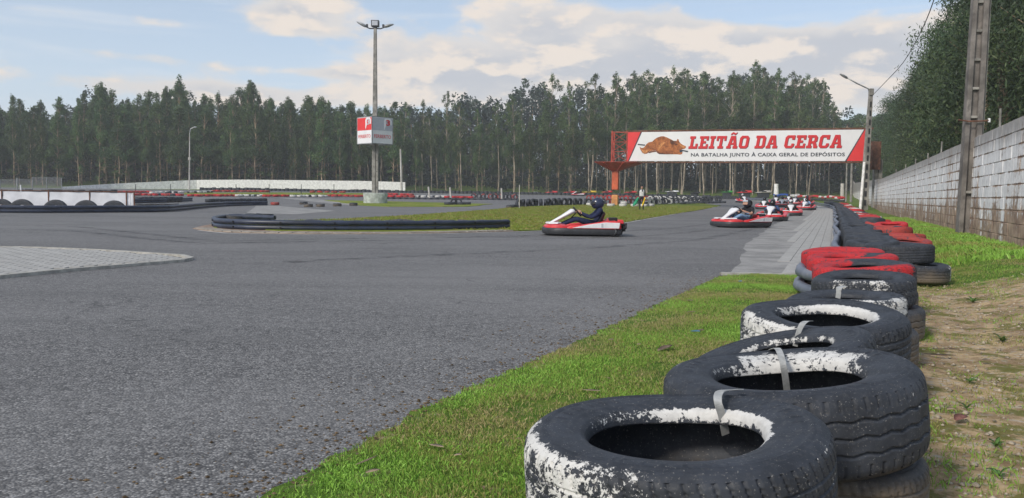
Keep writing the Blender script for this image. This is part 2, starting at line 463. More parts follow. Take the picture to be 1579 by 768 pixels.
def leaf_mat(name, trans=.25):
    m, g, b = material(name, .55, .35)
    a = g.n('ShaderNodeAttribute', attribute_name='tint')
    oi = g.n('ShaderNodeObjectInfo')
    hs = g.n('ShaderNodeHueSaturation'); g.link(a.outputs['Color'], hs.inputs['Color'])
    g.link(g.ramp(oi.outputs['Random'], 0, 1, .75, 1.3, False), hs.inputs['Value'])
    g.link(g.ramp(oi.outputs['Random'], 0, 1, .485, .512, False), hs.inputs['Hue'])
    g.link(hs.outputs[0], b.inputs['Base Color'])
    tr = g.n('ShaderNodeBsdfTranslucent'); g.link(hs.outputs[0], tr.inputs['Color'])
    mx = g.n('ShaderNodeMixShader'); mx.inputs[0].default_value = trans
    g.link(b.outputs[0], mx.inputs[1]); g.link(tr.outputs[0], mx.inputs[2])
    g.link(mx.outputs[0], m.node_tree.nodes['Material Output'].inputs['Surface'])
    return m
M['leaf'] = leaf_mat('eucalyptus_leaves')
M['grass'] = leaf_mat('grass_blades', .35)

# concrete block wall with peeling white paint, rusty run-down stains
m, g, b = material('peeling_white_block', .9, .2)
v = pos(g); sp = g.n('ShaderNodeSeparateXYZ'); g.link(v, sp.inputs[0])
oi = g.n('ShaderNodeObjectInfo')
st = g.noise(g.mapping(v, scale=(1.5, .75, .22)), 1.6, 7, .72, .4)
fl = g.noise(g.mapping(v, scale=(1, .6, .6)), 7.0, 9, .82)
base = g.mix(g.ramp(g.noise(v, 5, 6, .7), .3, .7), (.62, .615, .61, 1), (.84, .83, .82, 1))
brown = g.mix(g.ramp(g.noise(v, 3.5, 5, .6), .3, .7), (.15, .085, .05, 1), (.40, .28, .19, 1))
low = g.ramp(sp.outputs[2], .2, 1.5, .30, -.05)
jf = g.math('FRACT', g.math('DIVIDE', g.math('SUBTRACT', sp.outputs[2], .14), .236))
jn = g.ramp(g.math('ABSOLUTE', g.math('SUBTRACT', jf, .5)), .36, .5, 0, .22)
low = g.math('ADD', low, jn)
k = g.ramp(g.math('ADD', g.math('ADD', g.math('MULTIPLY', fl, .9), g.math('MULTIPLY', st, 1.25)), low), 1.12, 1.28)
c = g.mix(g.math('MULTIPLY', k, .92), base, brown)
c = g.mix(g.ramp(g.noise(g.mapping(v, scale=(2, 1, .25)), 3, 6, .75), .56, .70, 0, .45), c, (.22, .21, .205, 1))
topd = g.ramp(g.math('ADD', sp.outputs[2], g.math('MULTIPLY', g.noise(g.mapping(v, scale=(3, 3, .5)), 2, 5, .7), .9)), 2.3, 2.9, 0, .75)
c = g.mix(topd, c, (.22, .205, .19, 1))
g.link(c, b.inputs['Base Color']); bump(g, b, fl, .5, .012)
M['block'] = m
M['mortar'] = simple('wall_mortar', (.16, .125, .095), .95, .15, var=.4, scale=3)
# ================================================================== THE GROUND
def axis(a, b, fine0, fine1, fs, grow=1.12, far=(0, 0)):
    xs = list(np.arange(fine0, fine1 + 1e-6, fs))
    s = fs; x = fine1
    while x < b: s = min(s * grow, 40 if x > 200 else 4); x += s; xs.append(x)
    s = fs; x = fine0
    while x > a: s = min(s * grow, 40 if x < -200 else 4); x -= s; xs.insert(0, x)
    return np.array(xs)
xs = axis(-850, 850, -1.6, 6.5, .11); ys = axis(-12, 2400, 1.0, 12.2, .11)
V = []; D = []
for y in ys:
    for x in xs:
        V.append((x, y, ground_z(x, y)))
        d = 0.0
        if y < 14:
            d = sm((x - rowx(y) - .12) / .4) * (1 - sm((y - 7.6) / 2.6))
            d = max(d, .42 * (1 - sm(abs(x - edgex(y) - .05) / .35)) if y < 10.3 else 0)
            d = max(d, .36 if y < 4.5 else .25)
        else:
            d = .12 + .3 * sm((x - (.18 + .4 * y) - 2.3) / .6)
        D.append(d)
nx = len(xs); ny = len(ys)
I = np.arange(nx * ny).reshape(ny, nx)
F = np.stack([I[:-1, :-1], I[:-1, 1:], I[1:, 1:], I[1:, :-1]], -1).reshape(-1, 4)
add('ground', np_mesh('ground', V, F, M['ground'], {'dirt': ('FLOAT', D)}, smooth=True)).update_tag()
tag(bpy.data.objects['ground'], kind='structure')

def sheet(name, poly, mat, off, step, kind='structure', parent=None, jitter=0.0, thick=0.0):
    """fill a ground polygon with triangles that follow the land"""
    P = []
    for i in range(len(poly)):
        a = Vector(poly[i][:2]); b_ = Vector(poly[(i + 1) % len(poly)][:2]); L = (b_ - a).length
        k = max(1, int(L / step))
        for j in range(k):
            p = a.lerp(b_, j / k)
            if jitter and j: p += Vector((random.uniform(-1, 1), random.uniform(-1, 1))) * jitter
            P.append(p)
    n = len(P)
    x0 = min(p.x for p in P); x1 = max(p.x for p in P); y0 = min(p.y for p in P); y1 = max(p.y for p in P)
    pts = list(P)
    poly2 = [(p.x, p.y) for p in P]
    px = np.array([p[0] for p in poly2]); py = np.array([p[1] for p in poly2])
    gx, gy = np.meshgrid(np.arange(x0 + step * .5, x1, step), np.arange(y0 + step * .5, y1, step))
    gx = gx.ravel(); gy = gy.ravel(); inside = np.zeros(len(gx), bool)
    j = n - 1
    for i in range(n):
        cnd = (py[i] > gy) != (py[j] > gy)
        dy = (py[j] - py[i]) if abs(py[j] - py[i]) > 1e-9 else 1e-9
        inside ^= cnd & (gx < (px[j] - px[i]) * (gy - py[i]) / dy + px[i]); j = i
    pts += [Vector((float(a), float(b_))) for a, b_ in zip(gx[inside], gy[inside])]
    res = geometry.delaunay_2d_cdt(pts, [(i, (i + 1) % n) for i in range(n)], [list(range(n))], 1, 1e-4)
    vs = [(p.x, p.y, tz(p.x, p.y) + off) for p in res[0]]
    fs = [tuple(f) for f in res[2]]
    if thick:
        # a skirt so that the sheet has a visible edge
        b0 = len(vs)
        for p in P: vs.append((p.x, p.y, tz(p.x, p.y) + off))
        for p in P: vs.append((p.x, p.y, tz(p.x, p.y) + off - thick))
        for i in range(n): fs.append((b0 + i, b0 + (i + 1) % n, b0 + n + (i + 1) % n, b0 + n + i))
    me = bpy.data.meshes.new(name); me.from_pydata(vs, [], fs); me.materials.append(mat)
    bm = bmesh.new(); bm.from_mesh(me); bmesh.ops.recalc_face_normals(bm, faces=bm.faces)
    for f_ in bm.faces:
        if abs(f_.normal.z) > .5 and f_.normal.z < 0: f_.normal_flip()
    bm.to_mesh(me); bm.free()
    o = add(name, me, parent)
    if kind: o['kind'] = kind
    return o
def gp(*pts): return [tuple(G(x, y)[:2]) for x, y in pts]
def ribbon(name, path, w, mat, off, step=1.0, kind='structure', jit=0.0, parent=None):
    """a strip of width w along a ground path"""
    pts = []
    for (a, b_) in zip(path, path[1:]):
        a = Vector(a[:2]); b_ = Vector(b_[:2]); k = max(1, int((b_ - a).length / step))
        for j in range(k): pts.append(a.lerp(b_, j / k))
    pts.append(Vector(path[-1][:2]))
    vs = []; fs = []
    for i, p in enumerate(pts):
        d = (pts[min(i + 1, len(pts) - 1)] - pts[max(0, i - 1)]).normalized(); nrm = Vector((-d.y, d.x))
        ww = w[0] + (w[1] - w[0]) * i / max(1, len(pts) - 1) if isinstance(w, tuple) else w
        for s_ in (-1, 1):
            q = p + nrm * s_ * (ww / 2 + (random.uniform(-jit, jit)))
            vs.append((q.x, q.y, tz(q.x, q.y) + off))
    for i in range(len(pts) - 1): fs.append((2 * i, 2 * i + 1, 2 * i + 3, 2 * i + 2))
    if off > .03:
        b0 = len(vs)
        for v_ in list(vs): vs.append(v_); vs.append((v_[0], v_[1], v_[2] - off + .003))
        for i in range(len(pts) - 1):
            for s_ in (0, 1):
                a = b0 + 2 * (2 * i + s_); c = b0 + 2 * (2 * (i + 1) + s_); fs.append((a, c, c + 1, a + 1))
    me = bpy.data.meshes.new(name); me.from_pydata(vs, [], fs); me.materials.append(mat)
    bm = bmesh.new(); bm.from_mesh(me)
    for f_ in bm.faces:
        f_.normal_update()
        if f_.normal.z < 0: f_.normal_flip()
    bm.to_mesh(me); bm.free()
    o = add(name, me, parent)
    if kind: o['kind'] = kind
    return o

def resample(path, step):
    P = [Vector(p[:2]) for p in path]; outp = [P[0]]; acc = 0
    for a, b_ in zip(P, P[1:]):
        L = (b_ - a).length; t = step - acc
        while t <= L: outp.append(a.lerp(b_, t / L)); t += step
        acc = (acc + L) % step
    return outp
edge_pts = []
y = -3.0
while y < 10.3:
    edge_pts.append((edgex(y) + .035 * mnoise.noise(Vector((y * 2.3, 0, 0))) + .02 * mnoise.noise(Vector((y * 9, 3, 0))), y)); y += .12
edge_pts += [(EDGE[i][1], EDGE[i][0]) for i in range(5, len(EDGE))]
sheet('asphalt_track', [(-120, -3)] + edge_pts + [(-20, 123), (-120, 123)], M['asphalt'], .004, 2.2)

# ---- grass islands of the infield
isl = gp((330, 352), (338, 344), (433, 342), (520, 339), (600, 335), (660, 331), (735, 325.5), (790, 320), (900, 315.5), (1000, 314), (1085, 314.5), (1112, 317.5),
         (1090, 322), (1060, 327), (1000, 337), (950, 346), (880, 353), (835, 356), (790, 357), (700, 358), (560, 358), (430, 357))
sheet('infield_grass', isl, M['island'], .035, 1.2, jitter=.08, thick=.04)
sheet('infield_grass_strip', gp((500, 309), (560, 310.2), (650, 312.2), (760, 315), (720, 319), (600, 319), (555, 317)), M['island'], .035, 1.5, jitter=.2, thick=.04)
sheet('far_grass_strip', gp((285, 297.5), (430, 297.2), (560, 298.2), (640, 299.5), (560, 300.8), (430, 300.6), (285, 300.2)), M['island'], .04, 2.0, jitter=.3, thick=.05)
sheet('left_grass_strip', gp((205, 322), (262, 320), (330, 317), (205, 316)), M['island'], .035, 2.0, jitter=.2, thick=.04)
# paler concrete-like aprons
sheet('pale_apron', gp((395, 317.5), (430, 317.5), (520, 325.5), (455, 331), (380, 329)), M['dusty'], .009, 1.5)
sheet('pale_apron', gp((430, 305), (480, 306.5), (560, 313.5), (540, 317), (500, 313)), M['dusty'], .009, 1.5)
sheet('dusty_run_off', [(edgex(y) - w, y) for y, w in ((10.46, 1.52), (13.3, 1.72), (18.5, 2.1), (28, 2.4), (46, 2.6), (62, 2.6), (80, 2.2), (100, 1.6))] +
      [(edgex(y) - w, y) for y, w in ((100, .1), (80, .1), (62, .1), (46, .1), (28, .1), (18.5, .1), (13.3, .1), (10.46, .1))], M['dusty'], .010, .8, jitter=.07)
white = gp((1108, 318.5), (1060, 326.5), (1000, 337.5), (950, 346.6), (880, 353.8), (800, 358), (700, 360.5), (560, 362), (450, 362), (350, 360.5), (306, 356))
ribbon('track_edge_line', white, .10, M['line_paint'], .012, jit=.008)
for nm_, pth_ in (('tyre_mark', gp((700, 366), (820, 363.5), (960, 357), (1040, 352), (1100, 345), (1150, 338))), ('tyre_mark', gp((-60, 346), (120, 350), (330, 372), (560, 368), (800, 366), (960, 360))), ('tyre_mark', gp((-80, 352), (110, 356), (300, 376), (560, 371.5), (820, 370), (1000, 364), (1110, 354))),
                  ('tyre_mark', gp((380, 408), (620, 396), (900, 384), (1080, 370), (1170, 352), (1215, 336)))):
    ribbon(nm_, resample(pth_, .8), (.35, .18), M['skid'], .0065, step=.5, jit=.02)
# brick kerb along the island barrier
kb = gp((297, 353), (320, 357), (380, 360), (480, 361.5), (600, 361.2), (700, 359.6), (800, 357))
kb_in = gp((800, 352), (700, 353), (600, 354), (480, 355), (380, 354), (345, 350), (335, 345), (312, 349))
sheet('island_kerb', kb + kb_in, M['kerb_brick'], .016, .6, thick=.015)
def pieces(name, parent, quads, mat, h, joined_after=300, z_off=0.0):
    """quads: list of 4-point ground polygons, each one a raised unit"""
    for i, q in enumerate(quads[:joined_after]):
        c = sum((Vector(p[:2]) for p in q), Vector((0, 0))) / 4
        mb = MB()
        zc = tz(c.x, c.y) + z_off + random.uniform(-.0015, .0015)
        A = [Vector((p[0] - c.x, p[1] - c.y, tz(p[0], p[1]) + z_off - zc)) for p in q]
        B = [Vector((v.x * .965, v.y * .965, v.z + h)) for v in A]
        mb.loft([A, B]); o = mb.build(name, mat, parent); o.location = (c.x, c.y, zc)
    rest = quads[joined_after:]
    if rest:
        mb = MB()
        for q in rest:
            c = sum((Vector(p[:2]) for p in q), Vector((0, 0))) / 4
            A = [Vector((p[0], p[1], tz(p[0], p[1]) + z_off)) for p in q]
            B = [Vector((c.x + (v.x - c.x) * .965, c.y + (v.y - c.y) * .965, v.z + h)) for v in A]
            mb.loft([A, B])
        o = mb.build(name + '_field', mat, parent); o['kind'] = 'stuff'
# kerb bricks, laid across the kerb
kq = []
rs = resample(kb, .33)
for a, b_ in zip(rs, rs[1:]):
    d = (b_ - a).normalized(); n_ = Vector((-d.y, d.x))
    if n_.y < 0: n_ = -n_
    for k in range(2):
        o0 = .05 + k * .24; g_ = .018
        a2 = a + d * g_; b2 = b_ - d * g_
        kq.append([a2 + n_ * o0, b2 + n_ * o0, b2 + n_ * (o0 + .21), a2 + n_ * (o0 + .21)])
kerb = bpy.data.objects['island_kerb']
M['kerb_unit'] = paver_mat('sandy_kerb_unit', (.24, .21, .175), (.42, .38, .32))
pieces('kerb_brick', kerb, kq, M['kerb_unit'], .022, 300, .016)

# ---- block paving, left foreground
lp = [(-13.0, 14.6), (-8.6, 13.15), (-6.9, 12.75), (-5.2, 12.05), (-4.62, 11.45), (-4.85, 11.05), (-5.35, 10.0), (-5.7, 8.9), (-6.1, 7.8), (-7.0, 6.4), (-13, 6.4)]
lp_px = gp((-60, 385), (0, 384), (60, 384.8), (150, 388.6), (220, 393), (280, 397), (294, 401), (280, 404.5), (200, 411.5), (100, 420), (0, 430), (-60, 437), (-200, 455), (-300, 440), (-300, 395))
pav = sheet('left_paving', lp_px, M['paver_joint'], .012, .5, thick=.012)
closed = lp_px[:12]
ribbon('paving_edge_kerb', closed, .085, M['kerbstone'], .045, step=.25)
def inside(poly, x, y):
    r_ = False; j = len(poly) - 1
    for i in range(len(poly)):
        (xi, yi), (xj, yj) = poly[i][:2], poly[j][:2]
        if (yi > y) != (yj > y) and x < (xj - xi) * (y - yi) / (yj - yi) + xi: r_ = not r_
        j = i
    return r_
pq = []; bw, bh = .235, .155; rot = R(9)
cr, sr = math.cos(rot), math.sin(rot)
for i in range(-60, 60):
    for j in range(-60, 60):
        u = -7 + i * bw + (bw / 2 if j % 2 else 0); v_ = 10.5 + j * bh
        def T(a, b_): return Vector((-7 + (a + 7) * cr - (b_ - 10.5) * sr, 10.5 + (a + 7) * sr + (b_ - 10.5) * cr))
        q = [T(u, v_), T(u + bw - .013, v_), T(u + bw - .013, v_ + bh - .013), T(u, v_ + bh - .013)]
        if all(inside(lp_px, p.x, p.y) for p in q): pq.append(q)
pq.sort(key=lambda q: (q[0] - Vector((-5.4, 10))).length)
pieces('paver', pav, pq, M['paver'], .026, 300, .012)
# ---- block paving beside the right-hand barrier
rp = [(edgex(y) - w, y) for y, w in ((10.46, .95), (13.3, 1.1), (18.5, 1.25), (28, 1.55), (46, 1.75), (62, 1.8), (80, 1.7), (100, 1.3), (108, .5))] + \
     [(edgex(y) - .02, y) for y in (108, 100, 90, 80, 70, 62, 46, 28, 18.5, 13.3, 10.46)]
rpv = sheet('right_paving', rp, M['dusty'], .014, .6, thick=.012)
rq = []
for k in range(9):                      # courses run with the bend
    y = 10.48 + (.15 if k % 2 else 0)
    while y < 96:
        s0 = .205
        L = .31 if y < 30 else .62
        o_ = .03 + k * s0
        y2 = y + L
        jit_ = random.uniform(-.004, .004)
        p = [(edgex(y) - o_, y), (edgex(y2) - o_, y2 - .006), (edgex(y2) - o_ - s0 + .005, y2 - .006), (edgex(y) - o_ - s0 + .005, y)]
        if all(inside(rp, a, b_) for a, b_ in p): rq.append([Vector(a) for a in p])
        y = y2
rq.sort(key=lambda q: q[0].y)
pieces('paver', rpv, rq, M['paver'], .009, 300, .014)
nk = [(3.16, 10.44), (3.5, 10.43), (4.35, 10.44)]
ribbon('paving_end_kerb', [(2.72, 10.42), (4.4, 10.42)], .09, M['kerbstone'], .036, .2)

# ================================================================== BLOCK WALL, right
WD = Vector((.4, 1, 0)).normalized(); WN = Vector((-1, .4, 0)).normalized()
def wall_pt(Y, n=0.0): return Vector((3.28 + .4 * Y, Y, 0)) + WN * n
wy0, wy1 = 9.0, 158.0
wall = empty('block_wall', wall_pt(13.0) + Vector((0, 0, .15)), 0, 'long peeling white concrete block wall running beside the tyre barrier', 'wall')
def local(o, me_obj): me_obj.matrix_parent_inverse = Matrix.Translation(-o.location)
BH, BL = .236, .52
blk = MB(); blk.box((0, 0, 0), (BL - .007, .14, BH - .009)); bme = blk.mesh('block', M['block'], bevel=.008, bseg=1)
wang = math.atan2(WD.y, WD.x)
L0 = 12.3
cnt = 0; stuff = MB()
ncol = int((wy1 - wy0) * 1.077 / BL)
cand = []
for c_ in range(ncol):
    for r_ in range(10):
        dist = wy0 * 1.077 + (c_ + (.5 if r_ % 2 else 0)) * BL
        Y = dist / 1.077
        p = wall_pt(Y); zb = tz(p.x + .2, min(Y, 129)) if Y < 129 else tz(p.x, Y)
        zb = .2 + (zb - .2) - .06
        cand.append((Y, p, zb + BH * (r_ + .5)))
near = [c for c in cand if c[0] >= L0]
near.sort(key=lambda c: c[0]); nearset = near[:300]; rest = near[300:] + [c for c in cand if c[0] < L0]
for Y, p, z in nearset:
    o = add('block', bme, wall, rot=(random.uniform(-.006, .006), 0, wang))
    o.location = Vector((p.x, p.y, z)) + WN * random.uniform(-.006, .006) - wall.location
for Y, p, z in rest:
    Mx = Matrix.Rotation(wang, 3, 'Z')
    stuff.box(Vector((p.x, p.y, z)) + WN * random.uniform(-.006, .006) - wall.location, (BL - .007, .14, BH - .009), Mx)
so = stuff.build('far_blocks', M['block'], wall); so['kind'] = 'stuff'
core = MB(); A = []; 
Yv = [wy0 + i * 3 for i in range(int((wy1 - wy0) / 3) + 1)]
rings = []
for Y in Yv:
    p = wall_pt(Y); zb = tz(p.x + .2, Y) - .06
    rings.append([Vector((p.x, p.y, zb - .3)) + WN * .064 - wall.location, Vector((p.x, p.y, zb + 10 * BH - .012)) + WN * .058 - wall.location,
                  Vector((p.x, p.y, zb + 10 * BH - .012)) - WN * .058 - wall.location, Vector((p.x, p.y, zb - .3)) - WN * .058 - wall.location])
core.loft(rings); core.build('mortar', M['block'], wall)
for i, Y in enumerate((16.4, 20.6, 25.4, 29.0, 33.5, 38, 44)):
    p = wall_pt(Y); zb = tz(p.x + .2, Y) - .06 + 10 * BH
    mb = MB(); mb.tube([(0, 0, -.02), (random.uniform(-.02, .02), 0, random.uniform(.18, .42))], .022, 6)
    o = mb.build('reinforcing_bar', M['concrete'], wall); o.location = Vector((p.x, p.y, zb)) - wall.location

# ================================================================== LONG WHITE WALL, far left
wl = [at(95, 293, 118), at(180, 292, 124), at(300, 291, 130), at(625, 297, 130)]
ww = empty('far_white_wall', (wl[2].x, wl[2].y, tz(0, 130)), 0, 'long low white wall at the foot of the forest on the left', 'wall')
tops = [(95, 288), (180, 283), (300, 277.5), (380, 277), (560, 279), (625, 281)]
def ptop(px): return np.interp(px, [t[0] for t in tops], [t[1] for t in tops])
pxs = list(np.linspace(95, 625, 29))
for a, b_ in zip(pxs, pxs[1:]):
    mb = MB(); q = []
    for px in (a, b_ - .15):
        Y = np.interp(px, [95, 180, 300, 625], [118, 124, 130, 130])
        t = at(px, ptop(px), Y); zb = tz(t.x, t.y)
        q.append((t.x, t.y, zb - .3, t.z))
    o_ = Vector(ww.location)
    rg = [[Vector((x, y, z0)) - o_, Vector((x, y, z1)) - o_, Vector((x, y + .18, z1)) - o_, Vector((x, y + .18, z0)) - o_] for x, y, z0, z1 in q]
    mb.loft(rg); mb.build('panel', M['white_paint'], ww)

# ================================================================== TYRES
PROF = [(0.186, .058), (.1875, .072), (.192, .084), (.201, .092), (.218, .097), (.240, .102), (.264, .105), (.288, .104), (.304, .099), (.315, .089)]
def tyre_mesh(name, R0=.325, wdt=.21, n=40, band=6, style=0, paint=None, mat='rub_white', seed=0, squash=0.0):
    """tyre lying flat, axis z, centred; returns (casing, tread) meshes or one mesh when style is 0"""
    k = R0 / .325; kw = wdt / .21
    rim = random.Random(seed); ph = rim.uniform(0, 6)
    up = [(r_ * k, z * kw) for r_, z in PROF]
    tr0 = (.3215 * k, .077 * kw)
    tread = [(tr0[0] + (.004 * k) * (1 - t ** 4), tr0[1] * t) for t in np.linspace(1, -1, band)]
    inner = [(.303 * k, -.070 * kw), (.309 * k, -.03 * kw), (.310 * k, .03 * kw), (.303 * k, .070 * kw), (.27 * k, .086 * kw), (.235 * k, .080 * kw), (.200 * k, .072 * kw), (.188 * k, .056 * kw)]
    lo = [(r_, -z) for r_, z in reversed(up)]
    innl = [(.188 * k, -.056 * kw), (.235 * k, -.080 * kw), (.27 * k, -.086 * kw)] + inner
    def ring_mesh(nm, prof, is_tread, closed):
        th = np.linspace(0, 2 * math.pi, n, endpoint=False)
        P = np.array(prof); m_ = len(P)
        r2 = np.repeat(P[:, 0][:, None], n, 1); z2 = np.repeat(P[:, 1][:, None], n, 1); A = np.repeat(th[None, :], m_, 0)
        if is_tread and style:
            t = np.clip(z2 / tr0[1], -1.12, 1.12); d = np.zeros_like(r2)
            if style == 1:
                for tc in (-.5, 0., .5):
                    zz = tc + .045 * (2 * np.abs(((A * 30 / (2 * math.pi)) % 1) * 2 - 1) - 1)
                    d = np.maximum(d, (np.abs(t - zz) < .045) * 1.0)
                d = np.maximum(d, ((np.abs(t) > .80) & (((A * 64 / (2 * math.pi)) % 1) < .18)) * .7)
            elif style == 2:
                for tc in (-.55, -.18, .18, .55): d = np.maximum(d, (np.abs(t - tc) < .035) * .8)
                d = np.maximum(d, ((np.abs(t) > .62) & ((((A * 72 / (2 * math.pi)) + t * .8) % 1) < .2)) * .9)
                d = np.maximum(d, ((np.abs(t) < .5) & ((((A * 96 / (2 * math.pi)) + t * 1.5) % 1) < .12)) * .4)
            else:
                d = np.maximum(d, ((np.abs(t) > .35) & (((A * 52 / (2 * math.pi)) + np.sign(t) * t * .8) % 1 < .24)) * 1.0)
                for tc in (-.3, .3):
                    zz = tc + .06 * np.sign(np.sin(A * 46)); d = np.maximum(d, (np.abs(t - zz) < .04) * 1.0)
            r2 = r2 - d * .0065 * k
        elif style:                     # moulded rings and a little text-like relief on the sidewall
            r2 = r2 + 0.0; 
            bandm = np.exp(-((r2 / k - .282) / .0035) ** 2) + .8 * np.exp(-((r2 / k - .226) / .0025) ** 2) + .5 * (np.abs(r2 / k - .256) < .012) * ((np.sin(A * 23) * np.sin(A * 61 + 1) > .35) & (np.sin(A * 3 + ph) > .2))
            bandm = bandm + .55 * np.exp(-((r2 / k - .296) / .0022) ** 2) - .5 * np.exp(-((r2 / k - .272) / .002) ** 2); z2 = z2 + np.sign(z2) * .0045 * bandm
        ecc = 1 + .012 * np.sin(A * 2 + ph) + squash * np.cos(A * 2)
        X = r2 * ecc * np.cos(A); Y = r2 * (2 - ecc) * np.sin(A); Z = z2 + .006 * np.sin(A * 2 + ph * 2) + .003 * np.sin(A * 3 + ph)
        VV = np.stack([X, Y, Z], -1).reshape(-1, 3)
        I = np.arange(m_ * n).reshape(m_, n); J = np.roll(I, -1, 1)
        a, b_, c_, d_ = I[:-1], J[:-1], J[1:], I[1:]
        FF = np.stack([a, d_, c_, b_], -1).reshape(-1, 4)
        if closed:
            FF = np.concatenate([FF, np.stack([I[-1], I[0], J[0], J[-1]], -1).reshape(-1, 4)])
        if paint is None: pv = np.zeros(m_ * n)
        else:
            idx = np.repeat(np.arange(m_)[:, None], n, 1)
            pv = paint(A, r2 / k, z2 / kw, is_tread, (idx >= (len(casing) - len(innl))) if not is_tread else np.zeros_like(idx)).ravel()
        return np_mesh(nm, VV, FF, M[mat], {'paint': ('FLOAT', pv)}, smooth=True)
    casing = None
    if not style:
        casing = up + tread[1:-1] + lo + innl
        return ring_mesh(name, casing, False, True)
    # near tyres: casing = both sidewalls and the inside; tread a mesh of its own
    up_f = []
    for (a, b_) in zip(up, up[1:]):
        for j in range(4): up_f.append((a[0] + (b_[0] - a[0]) * j / 4, a[1] + (b_[1] - a[1]) * j / 4))
    up_f.append(up[-1])
    lo_f = [(r_, -z) for r_, z in reversed(up_f)]
    casing = lo_f + innl + up_f                # from lower shoulder round the inside to the upper shoulder
    cs = ring_mesh(name + '_sidewall', casing, False, False)
    casing2 = [(.315 * k, .089 * kw), (.3195 * k, .082 * kw)] + tread + [(.3195 * k, -.082 * kw), (.315 * k, -.089 * kw)]
    tr = ring_mesh(name + '_tread', casing2, True, False)
    return cs, tr

def ang(A, a, w):           # 1 inside the sector around a (radians), soft edge
    d = np.abs((A - a + math.pi) % (2 * math.pi) - math.pi)
    return np.clip((w - d) / .5 + .5, 0, 1)
def p_near(rimw=.235, rim=.8, sector=None, sect_amt=.55, side=.0, side_sector=None, tread_lo=None, grad=None):
    def f(A, r_, z, is_t, inn):
        v = np.zeros_like(A)
        if not is_t:
            g_ = 0 if grad is None else grad[1] * np.cos(A - grad[0])
            v = (z > .03) * np.clip((rimw + .012 - r_) / .02, 0, 1) * np.clip((r_ - .184) / .004, 0, 1) * (rim + g_)
            if side_sector is not None:
                v = np.maximum(v, (z > .03) * ang(A, *side_sector) * np.clip((side + .02 - r_) / .05, 0, 1) * .52)
        if sector is not None:
            v = np.maximum(v, np.clip((r_ - .285) / .02, 0, 1) * ang(A, *sector) * sect_amt)
        v = v + .08 * (r_ > .18) + .06 * np.exp(-((r_ - .300) / .022) ** 2) * (z > 0) + (.03 + .09 * np.cos(A + .1)) * is_t
        return v
    return f
def near_tyre(x, y, z, label, R0=.325, wdt=.21, style=1, tilt=(0, 0), rz=0.0, paint=None, mat='rub_white', n=320, band=44, seed=0, strap_=None):
    t = empty('tyre', (x, y, z), rz, label, 'tyre', 'old tyres strapped in stacks along the verge')
    t.rotation_euler = (R(tilt[0]), R(tilt[1]), rz)
    a, b_ = tyre_mesh('tyre', R0, wdt, n, band, style, paint, mat, seed)
    add('sidewall', a, t); add('tread', b_, t)
    return t
PI = math.pi
# angles: 0 = +x (right), -pi/2 = toward the camera, pi = left
near_tyre(.424, 2.00, .315, 'nearest tyre, big and black with a white painted inner lip', .380, .225, 2, (-.5, -4.0), 0, p_near(.202, .44, (PI + .35, .80), .46, grad=(.25, .30)), n=560, band=60, seed=1)
near_tyre(.52, 1.98, .10, 'dusty tyre lying under the nearest big tyre', .33, .20, 2, (0, 0), 1, None, 'rub_black', seed=2)
near_tyre(.914, 2.58, .325, 'second tyre from the camera with zigzag tread and a flaking white sidewall', .402, .26, 1, (-4.5, -4.5), 0.5, p_near(.200, .24, None, .5, .262, (PI / 3 - .45, .95), grad=(.6, .30)), n=560, band=64, seed=3)
near_tyre(1.00, 2.60, .10, 'narrow brown dusty tyre under the second tyre of the row', .345, .20, 2, (0, 0), 2, None, 'rub_black', seed=4)
near_tyre(1.14, 3.32, .300, 'tyre tilted steeply between the second and fourth stacks, white streaked edge', .370, .19, 3, (-9, -10), .4, p_near(.192, .62, (PI + .9, .9), .48), seed=5)
near_tyre(1.19, 3.34, .09, 'lower tyre under the tilted third stack', .36, .18, 2, (0, 0), .4, p_near(.2, 0, (0, .8), .56), seed=6)
near_tyre(1.555, 3.97, .315, 'fourth tyre with a broad white inner lip and white left tread', .392, .26, 2, (0, -4.5), 1.1, p_near(.208, .46, (PI - .3, 1.0), .50, grad=(-.8, .34)), seed=7)
near_tyre(1.62, 3.98, .10, 'lower tyre of the fourth stack with pale grimy tread', .395, .20, 1, (0, 0), .2, p_near(.2, 0, (0, 1.2), .60), seed=8)
near_tyre(2.03, 4.86, .330, 'fifth tyre, flatter, with ribbed shoulder blocks washed in white', .345, .18, 3, (-2.5, -3.5), .2, p_near(.195, .2, (PI + 1.1, 1.4), .44), seed=9)
near_tyre(2.10, 4.88, .12, 'lower tyre under the ribbed fifth tyre', .36, .23, 2, (0, 0), .2, None, 'rub_black', seed=10)
near_tyre(2.55, 5.80, .350, 'plain black tyre just in front of the red painted group', .350, .21, 3, (0, -4), .2, p_near(.195, .12, (PI + 1, .7), .30), seed=12)
near_tyre(2.62, 5.82, .12, 'lower tyre under the plain black one before the red group', .36, .24, 1, (0, 0), .2, None, 'rub_black', seed=13)
def p_red(lim, amt=.9):
    def f(A, r_, z, is_t, inn):
        return ang(A, PI + .15, lim) * amt
    return f
near_tyre(3.03, 6.90, .355, 'front tyre of the red painted group, black on its right half', .415, .20, 3, (-1, -4), .25, p_red(2.1, .64), 'rub_red', seed=15)
near_tyre(3.31, 7.80, .365, 'middle tyre of the red painted group', .415, .20, 3, (-1, -3), .25, p_red(2.9, .67), 'rub_red', seed=16)
near_tyre(3.58, 8.68, .365, 'rear tyre of the red painted group', .42, .20, 3, (-1, -2), .25, p_red(3.3, .68), 'rub_red', seed=17)
near_tyre(3.08, 6.92, .13, 'lower tyre under the front red one', .40, .24, 2, (0, 0), .25, p_red(1.2, .35), 'rub_red', seed=18)
near_tyre(3.36, 7.82, .13, 'lower tyre under the middle red one', .40, .24, 2, (0, 0), .25, None, 'rub_black', seed=19)
